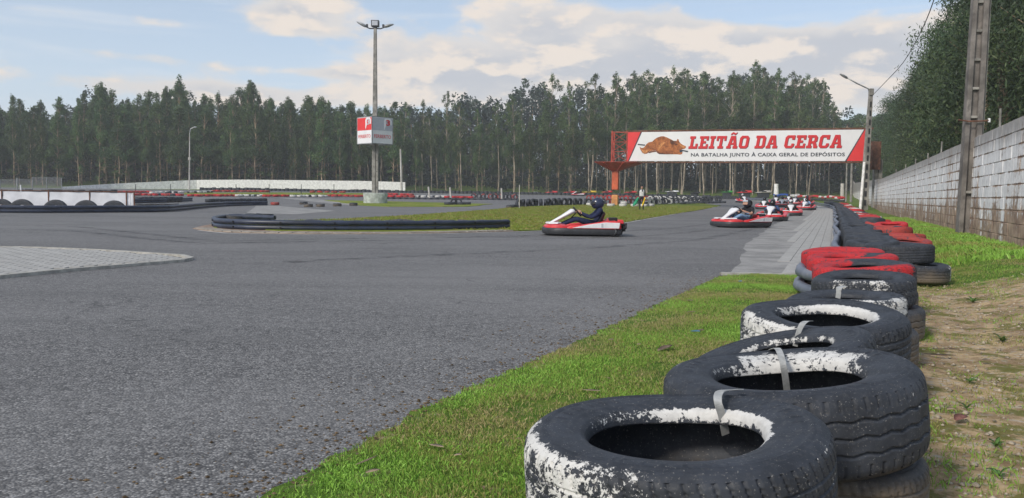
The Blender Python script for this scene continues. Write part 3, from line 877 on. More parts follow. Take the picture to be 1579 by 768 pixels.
near_tyre(3.62, 8.70, .13, 'lower tyre under the rear red one', .40, .24, 2, (0, 0), .25, None, 'rub_black', seed=23)
near_tyre(4.56, 9.45, .385, 'large smooth black tyre sticking out to the right behind the red group', .38, .22, 2, (0, -1), .25, None, 'rub_black', seed=20)
near_tyre(4.74, 9.36, .165, 'grey dusty tyre under the large smooth black one', .35, .2, 1, (0, 0), .25, p_near(.2, 0, (0, 1), .5), 'rub_white', seed=21)

def strap(pts, label, w=.022, grp='plastic straps tying the tyres'):
    t0 = Vector(pts[0]); mb = MB(); P = [Vector(p) - t0 for p in pts]
    # smooth the path
    Q = []
    for i in range(len(P) - 1):
        p0 = P[max(0, i - 1)]; p1 = P[i]; p2 = P[i + 1]; p3 = P[min(len(P) - 1, i + 2)]
        for j in range(6):
            t = j / 6; Q.append(.5 * ((2 * p1) + (p2 - p0) * t + (2 * p0 - 5 * p1 + 4 * p2 - p3) * t * t + (3 * p1 - p0 - 3 * p2 + p3) * t ** 3))
    Q.append(P[-1]); rings = []
    for i, p in enumerate(Q):
        d = (Q[min(i + 1, len(Q) - 1)] - Q[max(0, i - 1)]).normalized(); sd_ = Vector((1, .25, 0)); sd_ = (sd_ - d * sd_.dot(d)).normalized(); nn = d.cross(sd_)
        rings.append([p + sd_ * w / 2 + nn * .0012, p - sd_ * w / 2 + nn * .0012, p - sd_ * w / 2 - nn * .0012, p + sd_ * w / 2 - nn * .0012])
    mb.loft(rings); o = mb.build('strap', M['strap'], loc=t0, smooth=False)
    return tag(o, label, 'strap', grp)
def sp(*q): return [tuple(at(*p)) for p in q]
strap(sp((1119, 670, 2.18), (1113, 640, 2.15), (1107, 620, 2.14), (1108, 607, 2.19), (1117, 602, 2.24), (1142, 601, 2.28)), 'pale plastic strap over the back lip of the nearest tyre', .022)
strap(sp((1214, 606, 2.76), (1211, 582, 2.73), (1207, 560, 2.72), (1203, 545, 2.78), (1198, 537, 2.86), (1190, 539, 2.93)), 'grey plastic strap down the inner wall of the second tyre', .023)
strap(sp((1226, 534, 3.50), (1229, 520, 3.51), (1235, 503, 3.53), (1242, 496, 3.58), (1250, 495, 3.66)), 'grey strap between the tilted tyre and the fourth tyre', .023)
strap(sp((1292, 460, 4.48), (1293, 452, 4.49), (1294, 444, 4.51), (1302, 441, 4.60)), 'short white strap end on the fifth tyre', .03)

# ---------- shared small tyres
def p_all(v): return lambda A, r_, z, is_t, inn: np.full_like(A, v)
def p_sector(a, w, v=.9): return lambda A, r_, z, is_t, inn: ang(A, a, w) * v
S = {}
for nm, mat, pf in (('black', 'rub_black', None), ('white', 'rub_white', p_all(.72)), ('whitepart', 'rub_white', p_sector(1, 1.6, .75)), ('red', 'rub_red', p_all(.82)),
                    ('rust', 'rub_rust', p_all(.68)), ('rustpart', 'rub_rust', p_sector(2, 1.6, .85)), ('blue', 'rub_blue', p_all(.8))):
    S[nm] = tyre_mesh('tyre_' + nm, .31, .20, 36, 6, 0, pf, mat, seed=len(nm))
    S[nm + '_far'] = tyre_mesh('far_tyre_' + nm, .31, .20, 16, 3, 0, pf, mat, seed=len(nm))
def tyre(kind, x, y, z, label, group, rot=(0, 0, 0), far=False, sc=1.0):
    o = add('tyre', S[kind + ('_far' if far else '')], None, (x, y, z), rot); o.scale = (sc, sc, sc)
    return tag(o, label, 'tyre', group)
def barx(y): return interp(BAR, y)
def bdir(y):
    return Vector((barx(y + .5) - barx(y - .5), 1)).normalized()
ORD = ['first', 'second', 'third', 'fourth', 'fifth', 'sixth', 'seventh', 'eighth', 'ninth', 'tenth', 'eleventh', 'twelfth', 'thirteenth', 'fourteenth', 'fifteenth', 'sixteenth']
# black inner row of the right barrier
y = 9.95; k = 0; base = MB()
while y < 96 and k < 118:
    d = bdir(y); n_ = Vector((d.y, -d.x)); p = Vector((barx(y), y)) + n_ * (.29 + random.uniform(-.02, .02)); zg = tz(p.x, p.y)
    tilt = random.uniform(-4, 9)
    if k < 12: lb = 'black tyre in the dark row behind the pipe rail, ' + ORD[k] + ' behind the red painted group'
    else: lb = 'black tyre lying in the far stretch of the dark row behind the pipe rail'
    o = tyre('black', p.x, p.y, zg + .40 + random.uniform(-.02, .03), lb, 'black tyres behind the right-hand pipe rail', (R(tilt), R(random.uniform(-5, 3)), -.38), far=y > 30, sc=random.uniform(.94, 1.02))
    for zz in (.11, .24): base.tube([(p.x, p.y, zg + zz - .09), (p.x, p.y, zg + zz + .08)], .30, 14)
    y += .56; k += 1
o = base.build('lower_tyre_layers', M['rub_black'], smooth=False, autosmooth=.6); tag(o, 'lower layers of black tyres under the dark row', 'tyres', kind='stuff')
# painted outer row
y = 11.2; k = 0
kinds = ['rust', 'red', 'rustpart', 'whitepart', 'rust', 'rustpart', 'white', 'rust', 'whitepart', 'red', 'white']
names = {'rust': 'faded red tyre', 'red': 'red painted tyre', 'rustpart': 'half faded red tyre', 'white': 'white painted tyre', 'whitepart': 'black tyre with white patches', 'black': 'unpainted black tyre'}
seq = []
while y < 95 and k < 84:
    kk = random.choice(kinds)
    seq.append((kk, y, random.uniform(.32, .45))); y += .62 + random.uniform(0, .35 if y < 30 else .2); k += 1
for i, (kk, y, z) in enumerate(seq):
    d = bdir(y); n_ = Vector((d.y, -d.x)); p = Vector((barx(y), y)) + n_ * (.76 + random.uniform(-.04, .16)); zg = tz(p.x, p.y)
    where = 'near end' if y < 17 else ('middle stretch' if y < 35 else 'far end')
    tyre(kk, p.x, p.y, zg + z, f'{names[kk]} in the {where} of the painted row beside the grass verge', 'painted tyres on the wall side of the right barrier',
         (R(random.uniform(-9, 9)), R(random.uniform(-8, 8)), random.uniform(0, 6)), far=y > 34)
    if z > .2 and y < 60:
        tyre(random.choice(['black', 'rustpart', 'whitepart']), p.x + .03, p.y, zg + .10, f'lower tyre under the {where} of the painted row', 'lower tyres of the painted row', (0, 0, random.uniform(0, 6)), far=y > 20)

# ---------- pipe rails (two pipes one above the other, bolted)
def rail(name, path, label, mat, zs=(.12, .31), r_=.085, bolt_step=1.4, wav=0.0, bolts=True, back=None):
    """path: list of (x, y) at ground; builds a thing with pipe and bolt parts"""
    P = resample(path, .45 if wav else .6)
    if (P[-1] - Vector(path[-1][:2])).length > .05: P.append(Vector(path[-1][:2]))
    o = empty(name, (P[0].x, P[0].y, tz(P[0].x, P[0].y)), 0, label, 'barrier rail')
    O = Vector(o.location)
    for zi, z in enumerate(zs):
        pts = []
        for i, p in enumerate(P):
            d = (P[min(i + 1, len(P) - 1)] - P[max(0, i - 1)]).normalized(); n_ = Vector((-d.y, d.x))
            q = p + n_ * wav * math.sin(i * .9 + zi * 1.7)
            pts.append(Vector((q.x, q.y, tz(q.x, q.y) + z + wav * .5 * math.sin(i * 1.3 + zi))) - O)
        mb = MB(); mb.tube(pts, r_, 12); mb.build('pipe', mat, o, autosmooth=.8)
    if bolts:
        bm_ = MB()
        Bp = resample(path, bolt_step)
        for i, p in enumerate(Bp[1:-1]):
            d = (Bp[i + 2] - Bp[i]).normalized(); n_ = Vector((d.y, -d.x))
            if n_.y > 0: n_ = -n_
            for z in zs:
                q = Vector((p.x, p.y, tz(p.x, p.y) + z)) - O; n3 = Vector((n_.x, n_.y, 0))
                bb = MB(); bb.tube([q + n3 * (r_ - .005), q + n3 * (r_ + .012)], .028, 8)
                bb.build('bolt', M['bolt'], o)
    return o
bp = [(3.02, 7.42), (2.90, 7.62), (2.92, 8.1), (3.11, 8.65), (3.36, 9.2), (3.70, 9.9)]
y = 10.5
while y < 104: bp.append((barx(y) - .10 + .05 * math.sin(y * .8) * (1 if y < 30 else 1.6), y)); y += 1.0
rail('pipe_rail', bp, 'weathered blue-grey pipe rail curving along the paving and in front of the black tyres', M['pipe_pale'], (.11, .26), .055, wav=.012, bolts=False)
ib = gp((424, 346.5), (385, 345), (352, 344), (338, 345.5), (330, 348.5), (331, 351.3), (345, 353.6), (380, 355.2), (440, 356.4), (520, 357), (600, 356.8), (680, 356), (740, 354.6), (784, 353.2))
rail('pipe_rail', ib, 'dark twin pipe rail with bolts along the edge of the grass island', M['pipe'], (.08, .215), .066, 1.35)
lb_ = gp((-140, 328), (-60, 328.4), (0, 328.6), (60, 329), (120, 328.8), (180, 328.2), (230, 328), (262, 326.8), (290, 323.5), (318, 320.6), (350, 318.3), (380, 317.4), (412, 317.0))
rail('pipe_rail', lb_, 'long dark twin pipe rail in front of the white canvas panels on the left', M['pipe'], (.09, .245), .075, 2.6)
lb2 = gp((203, 313.5), (250, 313), (296, 310.5))
rail('pipe_rail', lb2, 'short dark pipe rail behind the right end of the white canvas panels', M['pipe'], (.09, .245), .075, 3)
lb3 = gp((398, 316.4), (413, 316.3))
# ---------- white canvas panels on the left with half-sunk tyres before them
c0 = G(207, 325); 
cv = empty('canvas_screen', (c0.x, c0.y, tz(c0.x, c0.y)), 0, 'white canvas screen stretched between brown posts behind the left pipe rail', 'screen')
Yc = c0.y
posts = [-95, -40, 3, 75, 138.5, 195, 207]
X_ = lambda px: (px - 789.5) / FPX * Yc
for i, px in enumerate(posts):
    x = at(px, 310, Yc).x - c0.x
    mb = MB(); mb.box((0, 0, .45), (.045, .045, .98)); mb.build('post', M['steel_rust'], cv, loc=(x, 0, 0))
    if i:
        x0 = at(posts[i - 1], 310, Yc).x - c0.x
        mb = MB(); rr = []; N = 9
        for a in range(N):
            xx = x0 + .035 + (x - x0 - .07) * a / (N - 1)
            rr.append([Vector((xx, .02 + .02 * math.sin(a * 1.7 + i) + .014 * math.sin(zz * 9 + a), .15 + zz * .70)) for zz in (0, .25, .5, .75, 1)])
        mb.loft(rr, closed=False, caps=False); mb.build('panel', M['canvas'], cv, smooth=True)
mb = MB(); xa = at(posts[0], 310, Yc).x - c0.x; mb.box(((xa) / 2, 0, .90), (abs(xa) + .06, .04, .03)); mb.build('top_rail', M['steel_rust'], cv)
for i, px in enumerate((-100, -52, 2, 34, 86, 133, 176)):
    p = at(px, 320, Yc - .7); zg = tz(p.x, p.y); sd_lb = ['outside the frame on the left', 'just outside the frame', 'cut by the left edge of the photo', 'second from the left edge', 'third from the left edge', 'fourth from the left edge', 'nearest the right end'][i]
    big = add('tyre', S['black'], None, (p.x, p.y, zg - .13), (R(90), 0, 0)); big.scale = (2.03, 2.03, 1.2)
    tag(big, 'large half sunk black tyre before the white canvas screen, ' + sd_lb, 'tyre', 'half sunk tyres before the canvas screen')
def row(kind_fn, pts, n, z, label, group, upright=False, far=True, sc=1.0, jit=.06, rotz=0.0):
    P = [G(*p) if isinstance(p, tuple) else p for p in pts]
    L = [0]
    for a, b_ in zip(P, P[1:]): L.append(L[-1] + (b_ - a).length)
    for i in range(n):
        s_ = L[-1] * (i + .5) / n
        for j in range(len(P) - 1):
            if s_ <= L[j + 1]: break
        t = (s_ - L[j]) / max(1e-6, L[j + 1] - L[j]); p = P[j].lerp(P[j + 1], t)
        x = p.x + random.uniform(-jit, jit); y = p.y + random.uniform(-jit, jit); zg = tz(x, y)
        kk = kind_fn(i)
        rt = (R(90) + random.uniform(-.15, .15), random.uniform(0, 3), rotz + random.uniform(-.35, .35)) if upright else (random.uniform(-.09, .09), random.uniform(-.09, .09), random.uniform(0, 6))
        s2 = sc * random.uniform(.94, 1.06)
        tyre(kk, x, y, zg + (.24 * s2 if upright else z), label.replace('^', ORD[min(i, 15)]).replace('%', {'black': 'black', 'white': 'white painted', 'whitepart': 'black and white', 'red': 'red painted', 'rust': 'faded red', 'rustpart': 'patchy red', 'blue': 'blue painted'}[kk]), group, rt, far, s2)
bk = lambda i: 'black'
# island tyres behind the twin rail
row(bk, [(352, 345), (385, 342), (420, 341)], 5, .16, '% tyre lying flat behind the rounded end of the island rail, ^ from the left', 'tyres at the island rail end', far=False)
row(bk, [(470, 350.6), (780, 348.2)], 11, .09, '% tyre lying in the grass behind the straight island rail, ^ from its left end', 'tyres behind the island rail', far=False, jit=.12)
# around the left barriers
row(bk, [(208, 313.2), (280, 312)], 9, .12, '% tyre in the dark row behind the canvas screen end', 'tyres behind the short left rail')
row(bk, [(208, 313.2), (280, 312)], 9, .32, '% tyre on top of the dark row behind the canvas screen end', 'tyres behind the short left rail')
row(bk, [(208, 320.5), (270, 320)], 7, .12, '% tyre lying between the left pipe rails', 'tyres between the left rails')
row(bk, [(320, 316.5), (410, 315.2)], 13, .12, '% tyre in the dark row at the far end of the left rail', 'tyres at the far end of the left rail')
row(bk, [(320, 316.5), (410, 315.2)], 13, .34, '% tyre on the top layer of the dark row at the far end of the left rail', 'tyres at the far end of the left rail')
# loose singles on the apron
for px, py, kk, lb in ((424, 316.5, 'rust', 'single faded red tyre lying on the tarmac of the infield'), (468, 315.5, 'black', 'leftmost black tyre of the loose line on the infield tarmac, set back'),
                       (475.5, 319.5, 'black', 'black tyre in front of the set-back one in the loose infield line'), (494, 319.2, 'black', 'middle black tyre of the loose line on the infield tarmac'),
                       (520, 318.3, 'black', 'fourth black tyre of the loose line near the light mast'), (545, 317.3, 'black', 'rightmost black tyre of the loose line beside the mast grass')):
    p = G(px, py); tyre(kk, p.x, p.y, p.z + .12, lb, 'loose tyres on the infield tarmac', (0, 0, random.uniform(0, 6)), True)
row(bk, [(690, 316.5), (720, 316)], 4, .12, '% tyre of the small heap on the right of the grass strip', 'tyre heap beside the grass strip', jit=.3)
row(bk, [(695, 316), (712, 316)], 2, .30, '% tyre standing on the small heap beside the grass strip', 'tyre heap beside the grass strip', upright=True)
row(bk, [(783, 321.0), (797, 320.2)], 3, .12, '% tyre lying flat at the left end of the upright infield row', 'upright infield tyres')
# upright row behind the island grass
row(bk, [(796, 319.6), (850, 317.4), (905, 316.2)], 15, .3, '% tyre standing in the packed infield row left of the orange gantry', 'upright infield tyres', upright=True, rotz=1.1, sc=1.12)
row(lambda i: ['black', 'black', 'whitepart', 'black', 'rust'][i % 5], [(905, 315.6), (985, 314.4)], 12, .3, '% tyre standing in the row just behind the orange gantry foot', 'upright infield tyres', upright=True)
row(lambda i: ['white', 'white', 'black', 'whitepart', 'black', 'black'][i % 6] if i < 7 else 'black', [(994, 316), (1040, 314.4), (1096, 313.6)], 16, .3, '% tyre standing in the row right of the marshal', 'upright infield tyres', upright=True, sc=1.05)
row(lambda i: 'black', [(1050, 315.2), (1118, 313)], 10, .1, '% tyre lying low at the tip of the infield row', 'upright infield tyres')
row(lambda i: ['white', 'black', 'white', 'whitepart', 'black'][i % 5], [(1000, 309.4), (1096, 310.4)], 22, .3, '% tyre standing in the second infield row, between the two tracks', 'second infield row', upright=True)
row(lambda i: ['rust', 'red', 'rust', 'rustpart'][i % 4], [(905, 308), (1000, 309.4)], 15, .3, '% tyre standing in the red stretch of the second infield row', 'second infield row', upright=True)
row(bk, [(1070, 311), (1110, 310.6)], 8, .45, '% tyre heaped at the end of the second infield row', 'second infield row', upright=True, jit=.3)
# white ring of tyres round the gantry foot
for i in range(9):
    a = PI + PI * i / 8; gx, gy = at(948, 312, 69.0).x, 67.6
    x = gx + 2.55 * math.cos(a) + .3; y = gy + 1.5 * math.sin(a)
    tyre('white', x, y, tz(x, y) + .13, 'white painted tyre of the ring round the orange gantry foot', 'white tyre ring at the gantry foot', (0, 0, i), True, 1.05)
    if 1 < i < 8 and i % 2 == 0: tyre('whitepart', x + .1, y + .2, tz(x, y) + .33, 'chipped white tyre on top of the ring round the gantry foot', 'white tyre ring at the gantry foot', (0, 0, i), True, 1.0)
# far red and white rows on the left
far1 = lambda a: (lambda i: a[i % len(a)])
row(far1(['red', 'rust', 'red']), [(178, 299.6), (232, 299)], 14, .24, '% tyre in the red row above the canvas screen', 'far left tyre rows', jit=.2)
row(far1(['white', 'whitepart', 'white', 'black']), [(234, 300), (330, 298)], 18, .2, '% tyre in the white heaps left of the far red row', 'far left tyre rows', jit=.3)
row(far1(['rust', 'red', 'rust']), [(330, 297.6), (412, 298)], 22, .26, '% tyre in the far red row against the white wall', 'far left tyre rows', jit=.2)
row(far1(['red', 'rust', 'red', 'black']), [(208, 303), (280, 303.6)], 14, .2, '% tyre in the low red line behind the canvas screen', 'far left tyre rows', jit=.2)
row(far1(['red', 'rust', 'red']), [(290, 303.5), (366, 303.5)], 16, .15, '% tyre in the low red line along the far straight', 'far left tyre rows', jit=.15)
row(far1(['white', 'whitepart', 'white', 'white', 'black']), [(366, 303.6), (405, 303.7)], 9, .15, '% tyre in the first white stretch along the far straight', 'far left tyre rows', jit=.15)
row(far1(['red', 'red', 'rust']), [(406, 304), (446, 304)], 9, .15, '% tyre in the second red stretch along the far straight', 'far left tyre rows', jit=.15)
row(far1(['white', 'white', 'whitepart']), [(447, 304.4), (506, 304.4)], 12, .15, '% tyre in the second white stretch along the far straight', 'far left tyre rows', jit=.3)
row(far1(['rust', 'red', 'rust']), [(508, 304.4), (562, 305)], 14, .2, '% tyre in the long dark red stretch left of the light mast', 'far left tyre rows', jit=.15)
row(far1(['red', 'rust', 'red', 'rust']), [(597, 305.4), (638, 306)], 10, .2, '% tyre in the red heap right of the light mast', 'far middle tyre rows', jit=.3)
row(far1(['red', 'rust']), [(597, 303.0), (636, 304)], 8, .3, '% tyre in the raised red heap right of the light mast', 'far middle tyre rows', jit=.4)
row(far1(['white', 'whitepart', 'white', 'black']), [(638, 305.6), (690, 305.8)], 13, .2, '% tyre in the white stretch between the slanting white posts', 'far middle tyre rows', jit=.4)
row(far1(['red', 'red', 'rust']), [(688, 306.4), (730, 307)], 11, .2, '% tyre in the bright red stretch right of the white one', 'far middle tyre rows', jit=.3)
row(far1(['black', 'rust', 'black', 'black', 'rustpart']), [(725, 305.4), (800, 306.8)], 18, .25, '% tyre in the mixed row near the thin white pole', 'far middle tyre rows', upright=True, jit=.4)
row(far1(['rust', 'red', 'rust']), [(474, 300.0), (532, 300)], 11, .34, '% tyre heaped on the red mound before the white wall', 'far left tyre rows', jit=.6)
# long dark edge of low tyre bundles along the far side of the far track: one mass
mb = MB()
def dark_edge(p0, p1, h=.42):
    n_ = int((p1 - p0).length / .62)
    for i in range(n_):
        p = p0.lerp(p1, (i + .5) / n_); zg = tz(p.x, p.y); hh = h * random.uniform(.8, 1.15)
        mb.tube([(p.x, p.y, zg), (p.x, p.y, zg + hh)], [.33, .31], 10)
E0 = [Vector((-48, 123.5, 0)), Vector((5, 123.3, 0)), Vector((18, 119.5, 0)), Vector((27, 112.0, 0)), Vector((31.8, 101, 0))]
for a, b_ in zip(E0, E0[1:]): dark_edge(a, b_)
o = mb.build('far_tyre_edge', M['rub_black'], autosmooth=.6); tag(o, 'low dark line of bundled tyres along the outside of the far track', 'tyres', kind='stuff')
mb = MB()
for a, b_ in ((G(0, 303), G(75, 302.5)), (G(75, 302.5), G(180, 301))): dark_edge(a, b_, .6)
dark_edge(G(560, 306.5), G(800, 309), .18)
o = mb.build('infield_tyre_edge', M['rub_black'], autosmooth=.6); tag(o, 'low dark line of tyres edging the far straight', 'tyres', kind='stuff')
for i in range(26):      # painted tyres in the far right bend
    t = i / 25; px = 1196 + 104 * t; Y = 118 - 22 * t
    p = at(px, 300, Y); kk = 'blue' if i < 6 else ('white' if i < 9 else random.choice(['red', 'rust', 'red', 'white']))
    tyre(kk, p.x, p.y, tz(p.x, p.y) + .55 + random.uniform(-.1, .1), {'blue': 'blue painted tyre', 'white': 'white painted tyre', 'red': 'red painted tyre', 'rust': 'faded red tyre'}[kk] + ' heaped in the far right-hand bend', 'painted tyres in the far bend', (random.uniform(-.2, .2), random.uniform(-.2, .2), 0), True, 1.15)
    tyre('black', p.x, p.y + .1, tz(p.x, p.y) + .2, 'black tyre under the painted heap in the far right-hand bend', 'painted tyres in the far bend', (0, 0, 0), True, 1.15)
# ================================================================== POLES, MASTS, SIGNS
def beam(mb, a, b_, w, m=0, w2=None):
    """square bar between two points"""
    a = Vector(a); b_ = Vector(b_); d = (b_ - a).normalized(); up = Vector((0, 0, 1)) if abs(d.z) < .95 else Vector((0, 1, 0))
    s_ = d.cross(up).normalized(); u = s_.cross(d).normalized(); w2 = w if w2 is None else w2
    rg = []
    for p, ww in ((a, w), (b_, w2)): rg.append([p + (s_ * i + u * j) * ww / 2 for i, j in ((-1, -1), (1, -1), (1, 1), (-1, 1))])
    mb.loft(rg, m)
def curve_solid(polys, depth, name, mat, flip=False):
    """flat lettering / print from outlines; polys list of closed 2D outlines (even-odd), extruded by depth"""
    cu = bpy.data.curves.new(name, 'CURVE'); cu.dimensions = '2D'; cu.fill_mode = 'BOTH'; cu.extrude = depth / 2
    for P in polys:
        sp_ = cu.splines.new('POLY'); sp_.points.add(len(P) - 1)
        for i, p in enumerate(P): sp_.points[i].co = (p[0], p[1], 0, 1)
        sp_.use_cyclic_u = True
    ob = bpy.data.objects.new(name, cu); COL.objects.link(ob)
    dg = bpy.context.evaluated_depsgraph_get(); me = bpy.data.meshes.new_from_object(ob.evaluated_get(dg))
    bpy.data.objects.remove(ob); bpy.data.curves.remove(cu); me.name = name
    me.materials.clear(); me.materials.append(mat); return me
def text_mesh(body, name, mat, width, height, depth=.01, bold=0.0, shear=0.0, space=1.0):
    cu = bpy.data.curves.new(name, 'FONT'); cu.body = body; cu.size = 1; cu.extrude = .01; cu.offset = bold; cu.shear = shear; cu.space_character = space
    cu.resolution_u = 3
    ob = bpy.data.objects.new(name, cu); COL.objects.link(ob); bpy.context.view_layer.update()
    dg = bpy.context.evaluated_depsgraph_get(); me = bpy.data.meshes.new_from_object(ob.evaluated_get(dg))
    bpy.data.objects.remove(ob); bpy.data.curves.remove(cu); me.name = name
    co = np.empty(len(me.vertices) * 3, np.float32); me.vertices.foreach_get('co', co); co = co.reshape(-1, 3)
    mn = co.min(0); mx = co.max(0)
    co[:, 0] = (co[:, 0] - mn[0]) / (mx[0] - mn[0]) * width
    co[:, 1] = (co[:, 1] - mn[1]) / (mx[1] - mn[1]) * height
    co[:, 2] = (co[:, 2] - mn[2]) / max(1e-6, mx[2] - mn[2]) * depth
    me.vertices.foreach_set('co', co.ravel()); me.update()
    me.materials.clear(); me.materials.append(mat); return me

# ---------- light mast with the cube sign
MY = 66.0
mb_ = at(578, 310, MY); mx0 = mb_.x; mz = tz(mx0, MY)
mast = empty('light_mast', (mx0, MY, mz), 0, 'tall concrete light mast carrying the red and grey cube sign', 'light mast')
top = at(578.5, 42, MY).z - mz
sg0, sg1 = at(577, 222.5, MY).z - mz, at(577, 182, MY).z - mz
mb = MB(); mb.box((-.09, 0, (sg0 + .1) / 2), (.26, .34, sg0 + .1)); mb.box((.17, .02, (sg0 + .1) / 2), (.20, .28, sg0 + .1))
for z in (1.3, 2.6, 3.5): mb.box((.17, -.13, z), (.1, .03, .12), m=1)
mb.build('lower_pole', [M['concrete'], M['steel_dark']], mast, bevel=.015)
mb = MB(); mb.loft([[Vector((i * w, j * w, z)) for i, j in ((-1, -1), (1, -1), (1, 1), (-1, 1))] for z, w in ((sg0 + .1, .20), (top, .115))]); mb.build('upper_pole', M['concrete'], mast, bevel=.02)
mb = MB(); mb.box((0, 0, top + .28), (.62, .45, .50)); mb.box((0, -.24, top + .28), (.5, .04, .4), m=1); mb.tube([(0, 0, top - .1), (0, 0, top + .08)], .17, 10)
mb.build('centre_floodlight', [M['steel_dark'], M['sign_grey']], mast, bevel=.04)
for s_ in (-1, 1):
    mb = MB(); mb.tube([(0, 0, top - .1), (s_ * .45, -.05, top - .12), (s_ * .8, -.05, top + .02 + (.03 if s_ < 0 else 0))], .05, 8)
    mb.box((s_ * .66, -.05, top + .12), (.16, .14, .2)); mb.build('bracket', M['steel_dark'], mast)
    mb = MB(); rr = []
    for t, w, h in ((0, .11, .09), (.2, .19, .13), (.5, .20, .12), (.85, .12, .07), (1.0, .04, .03)):
        c = Vector((s_ * (.72 + t * .78), -.05, top + .04 + t * (.36 if s_ < 0 else .2)))
        rr.append([c + Vector((0, w * math.cos(a), h * math.sin(a))) for a in np.linspace(0, 2 * PI, 12, endpoint=False)])
    mb.loft(rr); mb.build('lamp_head', M['galv'], mast, smooth=True)
# cube sign (own thing: hangs on the mast)
ss = 2.02; h_ = sg1 - sg0
cs = empty('cube_sign', (mx0, MY, mz + sg0), R(45.5), 'four sided advertising cube with a red and a grey face on the light mast', 'sign')
mb = MB()
for x, y in ((-1, -1), (1, -1), (1, 1), (-1, 1)): beam(mb, (x * ss / 2, y * ss / 2, 0), (x * ss / 2, y * ss / 2, h_), .07)
for z in (0, h_):
    for a, b_ in (((-1, -1), (1, -1)), ((1, -1), (1, 1)), ((1, 1), (-1, 1)), ((-1, 1), (-1, -1))): beam(mb, (a[0] * ss / 2, a[1] * ss / 2, z), (b_[0] * ss / 2, b_[1] * ss / 2, z), .06)
mb.build('frame', M['galv'], cs)
def face(k, top_mat, letter_mat):
    Mx = Matrix.Rotation(k * PI / 2, 4, 'Z') @ Matrix.Translation((-ss / 2, -ss / 2 - .004, 0)) @ Matrix.Rotation(PI / 2, 4, 'X')
    def place(me, nm, x, y, z, par):
        o = add(nm, me, par); o.matrix_local = Mx @ Matrix.Translation((x, y, z)); return o
    pm = MB(); pm.box((ss / 2, h_ / 2, 0), (ss - .06, h_ - .06, .03)); P_ = place(pm.mesh('panel', M['sign_white']), 'panel', 0, 0, 0, cs)
    P_.matrix_local = Mx
    def sub(me, nm, x, y, z):
        o = add(nm, me, P_); o.matrix_local = Matrix.Translation((x, y, z)); return o
    tm = MB(); tm.box((ss / 2, h_ * .735, 0), (ss - .08, h_ * .47, .012)); sub(tm.mesh('colour_field', top_mat), 'colour_field', 0, 0, .018)
    # logo: a white P shaped ring with a red 3 inside
    pp = [(0, -.30), (.11, -.22), (.11, .42), (.14, .52), (.22, .6), (.34, .62), (.5, .62), (.60, .56), (.66, .45), (.66, .15), (.60, .04), (.52, .0), (.24, 0), (.24, .10), (.50, .10), (.55, .17), (.55, .43), (.50, .50), (.36, .51), (.27, .49), (.24, .42), (.24, -.12), (.11, -.42), (0, -.48)]
    pp = [(a * 1.35, b_ * 1.15) for a, b_ in pp]
    sub(curve_solid([pp], .01, 'logo_ring', M['sign_white']), 'logo_ring', ss * .50, h_ * .64, .032)
    sub(text_mesh('3', 'logo_mark', letter_mat, .40, .46, .008, .03), 'logo_mark', ss * .50 + .33, h_ * .64 + .12, .034)
    sub(text_mesh('FERBERTO', 'lettering', M['ink_red'], ss * .82, h_ * .13, .008, .004), 'lettering', ss * .09, h_ * .21, .020)
for k, (tm, lm) in enumerate([(M['sign_grey'], M['ink_red']), (M['sign_red'], M['sign_grey']), (M['sign_grey'], M['ink_red']), (M['sign_red'], M['sign_grey'])]):
    face(k, tm, lm)
# round base of the mast
mb = MB(); rr = []
for z, r_ in ((-.1, .96), (.12, .98), (.4, .95), (.75, 1.02), (.86, .98), (.86, .5)):
    rr.append([Vector((r_ * math.cos(a), r_ * math.sin(a) * .8, z)) for a in np.linspace(0, 2 * PI, 28, endpoint=False)])
mb.loft(rr)
M['lichen_white'] = simple('lichened_white_base', (.40, .43, .40), .9, .2, var=.3, scale=2.5, dirt=(.18, .25, .17), bmp=.4)
o = mb.build('planter_ring', M['lichen_white'], loc=(mx0 + .08, MY - .2, mz), autosmooth=.6)
tag(o, 'round whitewashed ring around the foot of the light mast', 'base')

# ---------- banner gantry over the track
BLx, BRx = at(968, 225, 70), at(1335, 225, 64)
bl = Vector((BLx.x, 70, 0)); br = Vector((BRx.x, 64, 0)); bdirv = (br - bl); BW = bdirv.length; bang = math.atan2(bdirv.y, bdirv.x)
z0b = (at(968, 247, 70).z + at(1335, 250, 64).z) / 2; z1b = (at(968, 203, 70).z + at(1335, 201, 64).z) / 2; BHh = z1b - z0b
ga = empty('banner_gantry', (bl.x, bl.y, tz(bl.x, bl.y)), bang, 'long white banner with red lettering and a roast pig on an orange gantry over the track', 'banner')
zg = tz(bl.x, bl.y); z0 = z0b - zg; z1 = z1b - zg
def gpart(me, nm, x, y, z, rot=None):
    o = add(nm, me, ga); o.matrix_local = Matrix.Translation((x, y, z)) @ (Matrix.Rotation(PI / 2, 4, 'X')); return o
pm = MB(); pm.box((BW / 2, BHh / 2, 0), (BW, BHh, .04)); panel = gpart(pm.mesh('banner_panel', M['sign_white']), 'banner_panel', 0, -.06, z0)
def bsub(me, nm, x, y, z):
    o = add(nm, me, panel); o.matrix_local = Matrix.Translation((x, y, z)); return o
H = BHh; Wd = BW
bsub(curve_solid([[(0, 0), (.004 * Wd, 0), (.058 * Wd, H), (0, H)]], .01, 'red_corner', M['sign_red']), 'red_corner', 0, 0, .03)
bsub(curve_solid([[(.004 * Wd, 0), (.008 * Wd, 0), (.064 * Wd, H), (.058 * Wd, H)]], .01, 'dark_edge', M['ink_dark']), 'dark_edge', 0, 0, .031)
bsub(curve_solid([[(.928 * Wd, 0), (Wd, 0), (Wd, H), (.994 * Wd, H)]], .01, 'red_corner', M['sign_red']), 'red_corner', 0, 0, .03)
